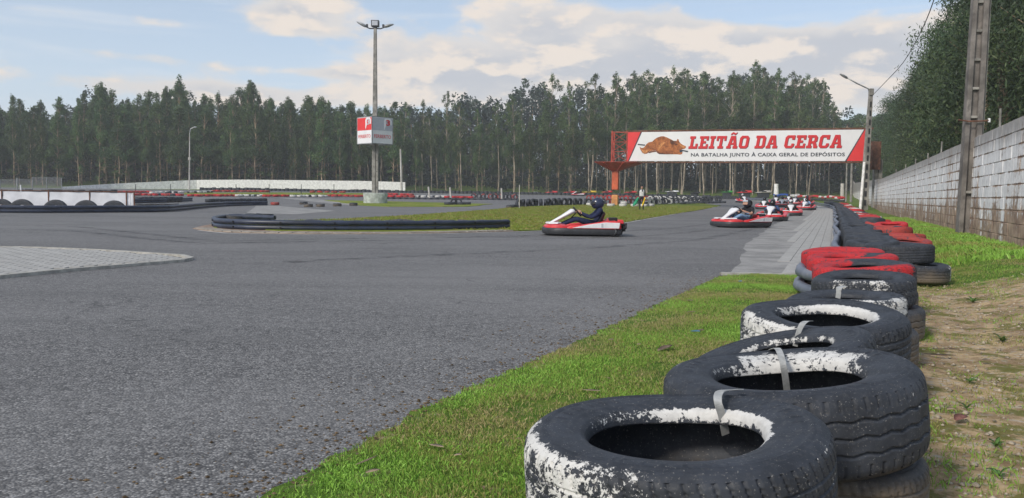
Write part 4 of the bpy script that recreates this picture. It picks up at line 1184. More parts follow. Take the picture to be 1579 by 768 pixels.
bsub(curve_solid([[(.922 * Wd, 0), (.928 * Wd, 0), (.994 * Wd, H), (.990 * Wd, H)]], .01, 'dark_edge', M['ink_dark']), 'dark_edge', 0, 0, .031)
# slab-serif italic capitals, each a set of outlines in a 0..w by 0..1 cell
def slab(ch):
    s = .25; q = .19; c_ = .16
    if ch == 'I': return .50, [[(0, 0), (.5, 0), (.5, q), (.25 + s / 2, q), (.25 + s / 2, 1 - q), (.5, 1 - q), (.5, 1), (0, 1), (0, 1 - q), (.25 - s / 2, 1 - q), (.25 - s / 2, q), (0, q)]]
    if ch == 'L': return .80, [[(0, 0), (.8, 0), (.8, .40), (.60, .40), (.60, q), (.37, q), (.37, 1 - q), (.5, 1 - q), (.5, 1), (0, 1), (0, 1 - q), (.12, 1 - q), (.12, q), (0, q)]]
    if ch == 'E': return .84, [[(0, 0), (.84, 0), (.84, .36), (.65, .36), (.65, q), (.37, q), (.37, .42), (.60, .42), (.60, .60), (.37, .60), (.37, 1 - q), (.63, 1 - q), (.63, .66), (.82, .66), (.82, 1), (0, 1), (0, 1 - q), (.12, 1 - q), (.12, q), (0, q)]]
    if ch == 'T': return .88, [[(.19, 0), (.69, 0), (.69, q), (.565, q), (.565, 1 - q), (.70, 1 - q), (.70, .62), (.88, .62), (.88, 1), (0, 1), (0, .62), (.18, .62), (.18, 1 - q), (.315, 1 - q), (.315, q), (.19, q)]]
    if ch in 'AÃ':
        P = [[(0, 0), (.40, 0), (.40, q), (.34, q), (.37, .30), (.62, .30), (.65, q), (.58, q), (.58, 0), (1.0, 0), (1.0, q), (.91, q), (.70, 1), (.27, 1), (.09, q), (0, q)], [(.41, .44), (.49, .80), (.58, .44)]]
        if ch == 'Ã': P.append([(.22, 1.08), (.30, 1.08), (.40, 1.16), (.62, 1.06), (.78, 1.20), (.78, 1.30), (.66, 1.20), (.42, 1.30), (.24, 1.18)])
        return 1.0, P
    if ch == 'O': return .84, [[(c_, 0), (.84 - c_, 0), (.84, c_), (.84, 1 - c_), (.84 - c_, 1), (c_, 1), (0, 1 - c_), (0, c_)], [(.32, q), (.26, q + .07), (.26, 1 - q - .07), (.32, 1 - q), (.52, 1 - q), (.58, 1 - q - .07), (.58, q + .07), (.52, q)]]
    if ch == 'D': return .88, [[(0, 0), (.88 - c_, 0), (.88, c_), (.88, 1 - c_), (.88 - c_, 1), (0, 1), (0, 1 - q), (.10, 1 - q), (.10, q), (0, q)], [(.36, q), (.36, 1 - q), (.56, 1 - q), (.62, 1 - q - .07), (.62, q + .07), (.56, q)]]
    if ch == 'C': return .84, [[(c_, 0), (.84 - c_, 0), (.84, c_), (.84, .36), (.60, .36), (.60, q + .05), (.54, q), (.32, q), (.26, q + .07), (.26, 1 - q - .07), (.32, 1 - q), (.54, 1 - q), (.58, 1 - q - .05), (.58, .66), (.82, .66), (.82, 1), (c_, 1), (0, 1 - c_), (0, c_)]]
    if ch == 'R': return .94, [[(0, 0), (.46, 0), (.46, q), (.37, q), (.37, .36), (.48, .36), (.58, .24), (.62, 0), (.94, 0), (.94, q), (.86, q), (.82, .34), (.74, .44), (.86, .54), (.86, 1 - c_), (.86 - c_, 1), (0, 1), (0, 1 - q), (.12, 1 - q), (.12, q), (0, q)], [(.37, .54), (.37, 1 - q), (.54, 1 - q), (.60, 1 - q - .06), (.60, .60), (.54, .54)]]
def slab_line(txt, width, height, shear=.16):
    x = 0; outp = []
    for ch in txt:
        if ch == ' ': x += .48; continue
        w, polys = slab(ch)
        for P in polys: outp.append([(x + a, b_) for a, b_ in P])
        x += w + .11
    tot = x - .11; k = width / tot
    return [[(a * k + b_ * height * shear, b_ * height) for a, b_ in P] for P in outp]
LX0, LX1 = .272 * Wd, .905 * Wd; LY = .42 * H; LH = .42 * H
lt = slab_line('LEITÃO DA CERCA', LX1 - LX0, LH)
dk = curve_solid([[(a + .035, b_ - .035) for a, b_ in P] for P in lt], .008, 'lettering_shadow', M['ink_dark']); bsub(dk, 'lettering_outline', LX0, LY, .026)
bsub(curve_solid(lt, .012, 'lettering', M['ink_red']), 'lettering', LX0, LY, .034)
bsub(text_mesh('NA BATALHA JUNTO À CAIXA GERAL DE DEPÓSITOS', 'small_lettering', M['ink_dark'], .635 * Wd, .185 * H, .01, .022, space=1.08), 'small_lettering', .285 * Wd, .115 * H, .028)
# the roast pig printed on the banner
def crop2b(cx, cy): return ((cx / 6.98 + 910 - 968) / 367 * Wd, (455 - cy) / 290 * H)
def bo(P): return [crop2b(*p) for p in P]
m, g, b = material('roast_print', .5, .3)
v = objc(g); n = g.noise(v, 3.2, 6, .7, .6); n2 = g.noise(v, 9, 5, .7)
c = g.mix(g.ramp(n, .3, .7), (.16, .04, .012, 1), (.50, .17, .045, 1)); c = g.mix(g.ramp(n2, .5, .7, 0, .6), c, (.62, .28, .10, 1))
g.link(c, b.inputs['Base Color']); M['pig'] = m
m, g, b = material('roast_print_dark', .5, .3)
v = objc(g); n = g.noise(v, 4, 6, .7, .6); g.link(g.mix(g.ramp(n, .3, .7), (.05, .02, .01, 1), (.22, .07, .025, 1)), b.inputs['Base Color']); M['pig_dark'] = m
M['pig_light'] = simple('roast_print_light', (.55, .24, .08), .5, .3, var=.4, scale=5)
body = bo([(545, 312), (556, 340), (578, 372), (605, 384), (635, 380), (660, 358), (700, 350), (735, 348), (748, 370), (775, 383), (850, 386), (930, 388), (980, 388), (1015, 392), (1035, 385), (1040, 370), (1015, 350), (1035, 338), (1062, 334), (1078, 320), (1072, 307), (1045, 298), (1015, 280), (998, 262), (990, 240), (975, 238), (970, 256), (935, 255), (905, 240), (860, 222), (820, 208), (785, 210), (745, 222), (715, 240), (690, 262), (650, 268), (625, 285), (610, 305), (590, 322), (572, 325)])
bsub(curve_solid([body], .008, 'pig_picture', M['pig']), 'pig_picture', 0, 0, .028)
for q_ in ([(522, 282), (610, 290), (606, 302), (524, 294)], [(1005, 340), (1040, 345), (1104, 356), (1096, 368), (1045, 358), (1020, 372), (1006, 366)]): bsub(curve_solid([bo(q_)], .008, 'spit_picture', M['ink_dark']), 'spit_picture', 0, 0, .034)
bsub(curve_solid([bo([(890, 242), (935, 256), (965, 258), (962, 280), (930, 296), (905, 290), (896, 268)]), bo([(756, 350), (780, 372), (850, 380), (940, 380), (930, 387), (850, 388), (775, 386), (748, 372)]), bo([(640, 365), (700, 352), (738, 350), (742, 362), (700, 366), (660, 376)]), bo([(940, 286), (975, 284), (985, 296), (960, 300)])], .008, 'pig_shade_print', M['pig_dark']), 'pig_shade_print', 0, 0, .035)
for q_ in ([(770, 300), (800, 276), (830, 262), (836, 276), (806, 300), (780, 330), (762, 350)], [(560, 326), (590, 350), (640, 340), (660, 346), (620, 376), (590, 374)], [(1000, 290), (1060, 312), (1066, 322), (1030, 318)]): bsub(curve_solid([bo(q_)], .008, 'pig_light_print', M['pig_light']), 'pig_light_print', 0, 0, .036)
# frame of the gantry: chords, lattice
mb = MB()
for yy in (0, .55):
    for z in (z0 - .10, z1 + .10): beam(mb, (-1.2 if yy else -.05, yy, z), (BW + .5, yy, z), .11)
mb.build('chord', M['steel_rust'], ga)
N = 22
mb = MB()
for i in range(N + 1):
    x = BW * i / N
    beam(mb, (x, .30, z0 - .1), (x, .30, z1 + .1), .06)
    if i < N:
        x2 = BW * (i + 1) / N
        beam(mb, (x, .55, z0 - .1 if i % 2 else z1 + .1), (x2, .55, z1 + .1 if i % 2 else z0 - .1), .05)
mb.build('lattice', M['steel_dark'], ga)
px0 = at(948, 300, 70).x - bl.x
mb = MB()
tw = (px0 - .35, px0 + .95)
for x in tw:
    for yy in (0, .9): beam(mb, (x, yy, z0 - .2), (x, yy, z1 + .15), .13 if x == tw[0] else .08)
for k in range(3):
    za = z0 + k * BHh / 3; zb = z0 + (k + 1) * BHh / 3
    beam(mb, (tw[0], 0, za), (tw[1], 0, zb), .05); beam(mb, (tw[1], 0, za), (tw[0], 0, zb), .05); beam(mb, (tw[0], 0, zb), (tw[1], 0, zb), .06)
    beam(mb, (tw[0], .9, za), (tw[0], 0, zb), .05)
mb.build('tower', M['orange_dark'], ga)
zt = z0 - .16; zf = at(948, 264, 70).z - zg
mb = MB(); L_, R_ = at(921, 247, 70).x - bl.x, at(985, 247, 70).x - bl.x
mb.loft([[Vector((px0 + i * .28, .1 + j * .28, zf)) for i, j in ((-1, -1), (1, -1), (1, 1), (-1, 1))], [Vector((L_ if i < 0 else R_, .2 + j * 1.35, zt)) for i, j in ((-1, -1), (1, -1), (1, 1), (-1, 1))]])
mb.box(((L_ + R_) / 2, .2, zt + .04), (R_ - L_ + .1, 2.8, .05))
for i in (-1, 1): beam(mb, (px0 + i * .2, -.2, zf), (px0 + (.9 if i > 0 else -.8), -1.2, zt), .10)
mb.build('platform', M['orange_dark'], ga)
mb = MB(); mb.box((px0, .1, (zf + .9) / 2 + .45), (.56, .5, zf - .9)); mb.build('post', M['orange'], ga, bevel=.04)
mb = MB(); mb.box((px0, .1, .45), (.54, .48, .92)); mb.build('post_foot', M['orange_pale'], ga, bevel=.04)
for i, (px, top_, mt) in enumerate(((1348, 226, 'steel_rust'), (1355, 246, 'concrete'))):
    p = at(px, 300, 66.5); zz = tz(p.x, p.y)
    mb = MB(); hh = at(px, top_, 66.5).z - zz; mb.box((0, 0, hh / 2), (.30, .34, hh)); o = mb.build('end_post', M['concrete'], None, bevel=.02)
    o.parent = ga; o.matrix_local = ga.matrix_basis.inverted() @ Matrix.Translation((p.x, p.y, zz))
mb = MB(); p = at(1350, 240, 66.2); mb.box((0, 0, 0), (.75, .3, 2.3)); o = mb.build('end_bracket', M['steel_rust'], None); o.parent = ga; o.matrix_local = ga.matrix_basis.inverted() @ Matrix.Translation((p.x, p.y, p.z))

# ---------- street lamp by the right end of the banner
p = G(1331, 317); SLY = 60.5; p = at(1331.5, 316, SLY); zz = tz(p.x, SLY); tp = at(1343, 140, SLY)
sl = empty('street_lamp', (p.x, SLY, zz), 0, 'leaning concrete street lamp with a long arm at the right end of the banner', 'street lamp')
O = Vector(sl.location); tpl = Vector(tp) - O
mb = MB(); mb.loft([[Vector((i * w, j * w * .8, 0)) + tpl * t for i, j in ((-1, -1), (1, -1), (1, 1), (-1, 1))] for t, w in ((-.02, .27), (.5, .2), (1, .13))])
mb.build('pole', M['concrete'], sl, bevel=.02)
mb = MB()
for k in range(12):
    c_ = tpl * (.06 + k * .075); mb.box((c_.x, -.21 + k * .008, c_.z), (.16 - k * .006, .05, .42))
mb.build('pole_slot', M['steel_dark'], sl)
a_ = Vector(at(1339, 137, SLY)) - O; b_ = Vector(at(1322, 129, SLY)) - O; c_ = Vector(at(1306, 120, SLY)) - O; e_ = Vector(at(1296, 114.5, SLY)) - O
mb = MB(); mb.tube([tpl + Vector((-.02, 0, -.4)), a_, b_, c_], .05, 8); mb.build('arm', M['galv'], sl, smooth=True)
mb = MB(); dd = (e_ - c_); rr = []
for t, w, h in ((-.1, .06, .05), (.1, .15, .1), (.6, .18, .1), (1.05, .12, .05)):
    q = c_ + dd * t; rr.append([q + Vector((0, w * math.cos(x), h * math.sin(x))) for x in np.linspace(0, 2 * PI, 10, endpoint=False)])
mb.loft(rr); mb.build('lamp_head', M['galv'], sl, smooth=True)
mb = MB(); mb.box((tpl.x, -.05, tpl.z - .1), (.3, .3, .5)); mb.build('junction_box', M['concrete'], sl, bevel=.02)
# white prop beside it
q0 = at(1326.5, 318, 60); q1 = at(1333, 250, 60.3)
mb = MB(); mb.tube([(0, 0, 0), (q1.x - q0.x, q1.y - q0.y, q1.z - tz(q0.x, 60))], .10, 8); o = mb.build('leaning_post', M['white_paint'], loc=(q0.x, 60, tz(q0.x, 60))); tag(o, 'pale slim post leaning against the street lamp', 'post')

M['pole_old'] = simple('old_pole_concrete', (.17, .155, .14), .9, .25, var=.4, scale=2.5, dirt=(.08, .075, .07), bmp=.4)
# ---------- near slotted concrete pole against the wall
NPY = 19.0; p = at(1489, 360, NPY); zz = .17
npo = empty('utility_pole', (p.x, NPY, zz - .1), R(-14), 'tall slotted concrete utility pole in front of the block wall', 'utility pole')
tq = at(1511, 0, NPY); HT = 11.0; lean = (tq.x - p.x) / (tq.z - zz)
mb = MB(); sg = []
def prof(t): w = .385 - .008 * t * 11; return w, .28 - .008 * t * 11
ringsL = []; ringsR = []; ringsW = []
for t in (0, .5, 1):
    w, d = prof(t); z = t * HT; xo = lean * z
    ringsL.append([Vector((xo + x, y, z)) for x, y in ((-w / 2, -d / 2), (-w / 2 + .10, -d / 2), (-w / 2 + .12, d / 2), (-w / 2, d / 2))])
    ringsR.append([Vector((xo + x, y, z)) for x, y in ((w / 2 - .11, -d / 2), (w / 2, -d / 2), (w / 2, d / 2), (w / 2 - .13, d / 2))])
    ringsW.append([Vector((xo + x, y, z)) for x, y in ((-w / 2 + .09, -.02), (w / 2 - .09, -.02), (w / 2 - .09, .03), (-w / 2 + .09, .03))])
for nm, rg in (('flange', ringsL), ('flange', ringsR), ('web', ringsW)):
    mb = MB(); mb.loft(rg); mb.build(nm, M['pole_old'], npo, bevel=.008 if nm == 'flange' else 0)
z = .15; k = 0
while z < 10.5:
    w, d = prof(z / HT); mb = MB(); mb.box((lean * z, -d / 2 + .10, z), (w - .18, .14, .06)); mb.build('rung', M['concrete'], npo, bevel=.01); z += (1.0 if k == 0 else 1.75 if k == 1 else .66); k += 1
mb = MB(); zc = at(1495, 181, NPY).z - zz; xc = lean * zc
mb.tube([(xc - .36, -.19, zc + .03), (xc - .12, -.20, zc - .01), (xc + .24, -.20, zc), (xc + .3, -.16, zc + .02)], .018, 6); mb.build('clamp', M['steel_rust'], npo)
mb = MB(); mb.tube([(xc + .3, -.16, zc - .03), (xc + .3, -.16, zc + .06)], .03, 8); mb.build('insulator', M['sign_white'], npo)
mb = MB(); mb.tube([(prof(0)[0] / 2 + .05, .0, .1), (prof(.3)[0] / 2 + .05 + lean * 3.3, .0, 3.3), (prof(.6)[0] / 2 + .05 + lean * 6.6, 0, 6.6)], .018, 6); mb.build('conduit', M['concrete'], npo)
# overhead cable
A_ = Vector(tp) + Vector((.12, 0, -.35)); B_ = Vector(at(1395, 96, 44)); C_ = Vector(at(1425, 40, 36)); D_ = Vector(at(1443, -6, 31)); E_ = Vector((p.x + .25, NPY, 11.0))
mb = MB(); pts = []
for a, b_2, n_ in ((A_, B_, 6), (B_, C_, 4), (C_, D_, 4), (D_, E_, 3)):
    for i in range(n_): pts.append(a.lerp(b_2, i / n_))
pts.append(E_); sm_ = [pts[0]] + [(pts[i - 1] + pts[i] * 2 + pts[i + 1]) / 4 for i in range(1, len(pts) - 1)] + [pts[-1]]
sm_ = [sm_[0]] + [(sm_[i - 1] + sm_[i] * 2 + sm_[i + 1]) / 4 for i in range(1, len(sm_) - 1)] + [sm_[-1]]
mb.tube([q - A_ for q in sm_], .020, 6); o = mb.build('overhead_cable', M['steel_dark'], loc=A_); tag(o, 'thin overhead cable rising from the street lamp to the utility pole', 'cable')

# ---------- small poles
def pole(px, pb, pt, Y, r_, mat, label, name='post', lean_px=0.0, cat='post'):
    a = at(px, pb, Y); zg_ = tz(a.x, Y); t = at(px + lean_px, pt, Y)
    mb = MB(); mb.tube([(0, 0, -.1), (t.x - a.x, 0, t.z - zg_)], [r_, r_ * .8], 8)
    o = mb.build(name, mat, loc=(a.x, Y, zg_), smooth=False, autosmooth=.9); return tag(o, label, cat)
pole(663, 301, 288, 86, .11, M['concrete_pale'], 'slanting white post, leftmost of the three by the far tyre rows', lean_px=-2.5)
pole(695.5, 303, 289, 86, .11, M['concrete_pale'], 'slanting white post by the bright red tyre stretch', lean_px=-1.5)
pole(774, 305, 290, 86, .11, M['concrete_pale'], 'white post with a bulky top right of the other two slanting posts', lean_px=-.8)
pole(801, 320, 285, 58, .035, M['concrete_pale'], 'thin pale pole at the left end of the upright tyre row')
pole(619.5, 297, 230, 128, .17, M['concrete_pale'], 'slim pale pole beside the right end of the far white wall', lean_px=-2)
pole(1197, 300, 283.5, 126, .42, M['white_paint'], 'short cream post beyond the far track above the kart pack')
pole(1305, 300, 250, 95, .12, M['concrete'], 'thin grey pole at the far end of the block wall', lean_px=1)
pole(1312.5, 303, 249, 92, .15, M['concrete'], 'second thin grey pole at the far end of the block wall, slightly thicker', lean_px=1)
pole(1299, 300, 283, 110, .3, M['concrete_pale'], 'stub of a pale post left of the far end of the block wall')
for i, px in enumerate((209, 263, 364, 415, 464.5, 515)):
    pole(px, 299, 284, 100, .05, M['steel_dark'], f'thin dark stake before the far white wall, {["first","second","third","fourth","fifth","sixth"][i]} from the left')
for i, px in enumerate((34, 26.5)):
    pole(px + (0 if i else -1), 296, 285 if i == 0 else 274, 72, .07, M['sign_white' if i == 0 else 'galv'], ['short slanting white stake above the canvas screen', 'slim grey stake above the canvas screen'][i], lean_px=-1.5 if i == 0 else 0)
# thin street lamp in front of the far white wall
Y = 122; a = at(292, 297, Y); zg_ = tz(a.x, Y)
l2 = empty('street_lamp', (a.x, Y, zg_), 0, 'thin grey street lamp in front of the far white wall on the left', 'street lamp')
T_ = at(292.5, 205, Y) - Vector(l2.location)
mb = MB(); mb.tube([(0, 0, 0), T_ * .5, T_], [.12, .10, .07], 8); mb.build('pole', M['concrete_pale'], l2, autosmooth=.9)
mb = MB(); mb.tube([T_, T_ + Vector((.15, 0, .6)), T_ + Vector((.65, 0, .85))], .07, 8); mb.build('arm', M['galv'], l2)
mb = MB(); mb.ball(T_ + Vector((.85, 0, .86)), (.32, .16, .12), 10, 6); mb.build('lamp_head', M['galv'], l2, smooth=True)
mb = MB(); mb.box(T_ * .55, (.32, .3, .4)); mb.build('control_box', M['concrete_pale'], l2)
# mesh fence, far left
Y = 96
mf = empty('wire_fence', (at(90, 290, Y).x, Y, tz(0, Y)), 0, 'grey wire mesh fence at the far left before the trees', 'fence')
O = Vector(mf.location); prev = None
zt_ = [(-60, 276.5), (0, 276.5), (48, 276), (50, 273), (95, 274)]
M['mesh'] = simple('fence_wire', (.16, .17, .18), .6, .4)
for i, px in enumerate((-60, -30, 0, 26, 50, 72, 95)):
    a = at(px, 290, Y); t = at(px, np.interp(px, [q[0] for q in zt_], [q[1] for q in zt_]), Y)
    mb = MB(); mb.tube([(a.x - O.x, 0, -.1), (t.x - O.x, 0, t.z - O.z)], .05, 6); mb.build('post', M['galv'], mf)
    if prev:
        mb = MB(); x0_, t0_ = prev; x1_, t1_ = a.x - O.x, min(t.z, prev[1] + O.z + .3) - O.z
        n_ = 22
        for k in range(n_): 
            xx = x0_ + (x1_ - x0_) * k / n_; mb.face([(xx - .012, 0, 0), (xx + .012, 0, 0), (xx + .012, 0, t0_), (xx - .012, 0, t0_)])
        for k in range(14):
            zz_ = t0_ * (k + 1) / 14; mb.face([(x0_, .01, zz_ - .012), (x1_, .01, zz_ - .012), (x1_, .01, zz_ + .012), (x0_, .01, zz_ + .012)])
        mb.build('mesh_panel', M['mesh'], mf)
    prev = (a.x - O.x, t.z - O.z)
# ================================================================== TREES
def leaf_cloud(clumps, n, size, seed, tones, droop=.7, shell=.25):
    """clumps (cx,cy,cz,rx,rz,weight) -> arrays of leaf quads with a tint"""
    r = np.random.default_rng(seed)
    C = np.array(clumps, float); w = C[:, 5] / C[:, 5].sum()
    idx = r.choice(len(C), n, p=w)
    d = r.normal(size=(n, 3)); d /= np.linalg.norm(d, axis=1)[:, None]
    rad = shell + (1 - shell) * r.random(n) ** .6; rad *= np.where(r.random(n) < .25, 1.0 + .6 * r.random(n), 1.0)
    P = C[idx, :3] + d * rad[:, None] * np.stack([C[idx, 3], C[idx, 3], C[idx, 4]], 1)
    a = r.normal(size=(n, 3)) * np.array([1, 1, .6]); a[:, 2] -= droop; a /= np.linalg.norm(a, axis=1)[:, None]
    b_ = np.cross(a, r.normal(size=(n, 3))); b_ /= np.linalg.norm(b_, axis=1)[:, None]
    L = size[0] * (.6 + .8 * r.random(n))[:, None]; Wd_ = size[1] * (.6 + .8 * r.random(n))[:, None]
    V = np.stack([P - a * L / 2, P + b_ * Wd_ / 2, P + a * L / 2, P - b_ * Wd_ / 2], 1).reshape(-1, 3)
    F = np.arange(4 * n).reshape(n, 4)
    T = np.array(tones); ct = r.random(len(C)); k = np.clip(ct[idx] * .6 + r.random(n) * .55 - .08, 0, .999) * (len(T) - 1)
    i0 = k.astype(int); f = (k - i0)[:, None]; col = T[i0] * (1 - f) + T[np.minimum(i0 + 1, len(T) - 1)] * f
    col = np.concatenate([col, np.ones((n, 1))], 1).repeat(4, 0)
    return V, F, col
def crown_mesh(name, *a, **k):
    V, F, col = leaf_cloud(*a, **k)
    return np_mesh(name, V, F, M['leaf'], {'tint': ('FLOAT_COLOR', col)})
DARKS = [(.030, .062, .026), (.056, .104, .036), (.090, .148, .046), (.145, .20, .062)]
MIDS = [(.032, .062, .026), (.060, .106, .036), (.100, .152, .048), (.155, .205, .068)]
def euca(kind, seed):
    rd = random.Random(seed); H = 1.0 * {'tall': 21.0, 'cone': 16.0}[kind]
    cl = []; tr = MB(); P = []
    bx, by = 0, 0; nseg = 9
    for i in range(nseg + 1):
        t = i / nseg; P.append(Vector((bx, by, -.4 + (H * .95 + .4) * t))); bx += rd.uniform(-.16, .16); by += rd.uniform(-.16, .16)
    tr.tube(P, [.105 * (1 - .85 * (i / nseg)) + .02 for i in range(nseg + 1)], 7)
    def trunk_at(z):
        t = (z + .4) / (H * .95 + .4) * nseg; i = min(nseg - 1, max(0, int(t))); return P[i].lerp(P[i + 1], t - i)
    n = 34 if kind == 'tall' else 44
    lo = rd.uniform(.36, .55) if kind == 'tall' else rd.uniform(.26, .42)
    wide = rd.uniform(.75, 1.35)
    for k in range(n):
        t = lo + (1 - lo) * ((k + rd.random()) / n); z = H * t; a = rd.uniform(0, 2 * PI); u = (t - lo) / (1 - lo)
        if kind == 'tall':
            ex = (2.1 * wide * math.sin(min(1, u * .9 + .12) * PI) ** .7 + .15); r_ = rd.uniform(.5, 1.05) * (1.15 - .75 * u)
        else:
            ex = 2.3 * wide * (1 - u ** 1.6) ** .8 + .12; r_ = rd.uniform(.5, 1.05) * (1.1 - .62 * u)
        rr = ex * rd.uniform(.25, 1.0); c = trunk_at(z * .94); q = Vector((c.x + rr * math.cos(a), c.y + rr * math.sin(a), z + rd.uniform(-.2, .5)))
        tr.tube([trunk_at(max(1.5, z * .94 - rr * .7)), q], [.035, .012], 4, caps=False)
        cl.append((q.x, q.y, q.z, r_ * .9, r_ * 1.15, r_ ** 2))
    cl.append((P[-1].x + rd.uniform(-.2, .2), P[-1].y, H * .975, .42, .6, .10)); cl.append((P[-1].x + rd.uniform(-.5, .5), P[-1].y, H * .93, .5, .6, .14))
    if kind == 'cone':           # thin brown dead twigs lower down
        for k in range(12):
            z = H * rd.uniform(.08, .3); a = rd.uniform(0, 2 * PI); L = rd.uniform(.6, 1.4); c = trunk_at(z)
            tr.tube([c, c + Vector((L * math.cos(a), L * math.sin(a), L * .2))], [.03, .01], 4, caps=False)
            if k % 2: cl.append((c.x + L * .8 * math.cos(a), c.y + L * .8 * math.sin(a), z + .2, .5, .35, .12))
    return tr.mesh('trunk', M['bark_pale'] if kind == 'tall' else M['bark'], autosmooth=.9), crown_mesh('crown', cl, 5200 if kind == 'tall' else 6200, (.34, .105), seed, MIDS if kind == 'tall' else DARKS)
TALL = [euca('tall', 100 + i) for i in range(9)]; CONE = [euca('cone', 200 + i) for i in range(9)]
ORDI = ['nearest', 'second', 'third', 'fourth', 'fifth', 'sixth', 'seventh', 'eighth', 'ninth', 'tenth', 'eleventh', 'twelfth', 'thirteenth', 'fourteenth', 'fifteenth', 'sixteenth']
LMK = [(0, 'left edge of the photo'), (292, 'thin far street lamp'), (578, 'light mast'), (948, 'orange gantry post'), (1197, 'short cream post')]
CNT = {}
def relabel(trees, what):
    for L, nm in LMK:
        for side in (-1, 1):
            grp = [t for p_, t in sorted(trees, key=lambda q: side * q[0]) if side * (p_ - L) > 0 and min(LMK, key=lambda l: abs(l[0] - p_))[0] == L]
            for i, t in enumerate(grp[:16]): t['label'] = f"{what}, {ORDI[i]} to the {'right' if side > 0 else 'left'} of the {nm}"
FR = []
def tree(kind_list, x, y, z, h, H0, label, cat='tree', group=None, wid=1.0, name='eucalyptus_tree'):
    tm, cm = random.choice(kind_list); s_ = h / H0
    t = empty(name, (x, y, z), random.uniform(0, 2 * PI), label, cat, group)
    wid *= random.uniform(.8, 1.3); t.scale = (s_ * wid, s_ * wid, s_); t.rotation_euler = (random.uniform(-.03, .03), random.uniform(-.04, .04), random.uniform(0, 6.28))
    add('trunk', tm, t); add('crown', cm, t); return t
TOPS = [(-160, 165), (-60, 150), (0, 162), (40, 150), (75, 160), (115, 158), (150, 120), (170, 150), (200, 145), (240, 150), (275, 126), (305, 150), (345, 152), (388, 132), (410, 150), (450, 158), (500, 152), (545, 160), (600, 158), (650, 150), (700, 142), (740, 130), (770, 150),
        (800, 110), (830, 112), (860, 135), (890, 120), (950, 120), (985, 103), (1030, 108), (1070, 104), (1110, 118), (1160, 94), (1200, 112), (1240, 116), (1262, 118), (1276, 150), (1290, 200)]
def topy(px): return np.interp(px, [t[0] for t in TOPS], [t[1] for t in TOPS])
rowsY = [134.5, 140, 146, 153, 161]
front = 0
for j, Y0 in enumerate(rowsY):
    px = -165 + j * 9.0
    while px < 1282:
        Y = Y0 + random.uniform(-1.6, 1.6); a = at(px, 290, Y); zg_ = tz(a.x, Y) - .05
        left = px < 610 + random.uniform(-70, 70)
        ty = topy(px) + (random.uniform(-7, 7) if j in (1, 2) else random.uniform(4, 34) if j == 0 else random.uniform(2, 22))
        if random.random() < .2: ty += random.uniform(8, 30)
        if 620 < px < 960 and j >= 2: ty += random.uniform(25, 85)
        h = at(px, ty, Y).z - zg_
        mixed = (not left) and px < 930 and random.random() < .5 and j in (0, 1, 3)
        if mixed: h *= random.uniform(.5, .72)
        if left: lb, gr = 'dark bushy eucalyptus in the forest belt behind the far white wall', 'bushy trees behind the far white wall'
        elif px < 900: lb, gr = 'tall thin eucalyptus in the forest between the light mast and the gantry', 'slim trees between mast and gantry'
        else: lb, gr = 'tall slim eucalyptus with a bare trunk in the forest behind the banner', 'slim trees behind the banner'
        if not (a.x > 3.28 + .4 * Y - 2.5):
            t_ = tree(CONE if left or mixed else TALL, a.x, Y, zg_, h, 16.0 if left or mixed else 21.0, lb + (', front row' if j == 0 else ''), 'tree', gr, 1.0 if left else 1.05)
            if j == 0: FR.append((px, t_, left))
        px += (25 if px < 640 else 27) * random.uniform(.5, 1.5)
relabel([(p_, t) for p_, t, l in FR if l], 'dark bushy front-row tree')
relabel([(p_, t) for p_, t, l in FR if not l], 'slim bare-trunked front-row tree')
# deep forest behind: joined copies
Vs = []; Fs = []; Cs = []; off = 0; tb = MB()
r = np.random.default_rng(5)
for i in range(300):
    px = -190 + 1500 * (i + r.random()) / 300; Y = r.uniform(166, 205); a = at(px, 290, Y); zg_ = tz(a.x, Y)
    if a.x > 3.28 + .4 * Y + 4: continue
    left = px < 620
    h = at(px, topy(px) + r.uniform(8, 34), Y).z - zg_
    cl = [(r.normal() * 1.3, r.normal() * 1.3, h * t, 1.1, 1.3, 1) for t in np.linspace(.12 if left else .42, .95, 11)]
    if not left: cl += [(r.normal() * 1.6, r.normal() * 1.6, h * q_, 1.4, 1.7, 1.0) for q_ in (.03, .12, .21, .30, .38)]
    V_, F_, c_ = leaf_cloud(cl, 700, (.75, .40), int(r.integers(1e6)), [(.020, .036, .030), (.034, .054, .038), (.052, .074, .045)])
    Vs.append(V_ + np.array([a.x, Y, zg_])); Fs.append(F_ + off); Cs.append(c_); off += len(V_)
    tb.tube([(a.x, Y, zg_), (a.x + r.normal() * .6, Y, zg_ + h * .8)], [.17, .08], 5, caps=False)
# low undergrowth along the forest foot
for i in range(560):
    px = -170 + 1470 * (i + r.random()) / 560; Y = r.uniform(142, 200); a = at(px, 290, Y); zg_ = tz(a.x, Y)
    if a.x > 3.28 + .4 * Y: continue
    k = (.35 if Y < 160 else 1.5) if px < 640 else (.5 if Y < 168 else 1.7)
    cl = [(0, 0, .5 + q * k, 1.8, 1.0 * k, 1) for q in (0, 1.2, 2.6)]
    V_, F_, c_ = leaf_cloud(cl, int(150 * k), (.6, .34), int(r.integers(1e6)), [(.022, .034, .028), (.036, .05, .032), (.06, .07, .04)])
    Vs.append(V_ + np.array([a.x, Y, zg_])); Fs.append(F_ + off); Cs.append(c_); off += len(V_)
o = add('forest', np_mesh('forest', np.concatenate(Vs), np.concatenate(Fs), M['leaf'], {'tint': ('FLOAT_COLOR', np.concatenate(Cs))}))
tag(o, 'deep mass of the eucalyptus forest behind the front rows', 'forest', kind='stuff')
o = tb.build('forest_trunks', M['bark']); tag(o, 'trunks deep inside the forest', 'forest', kind='stuff')
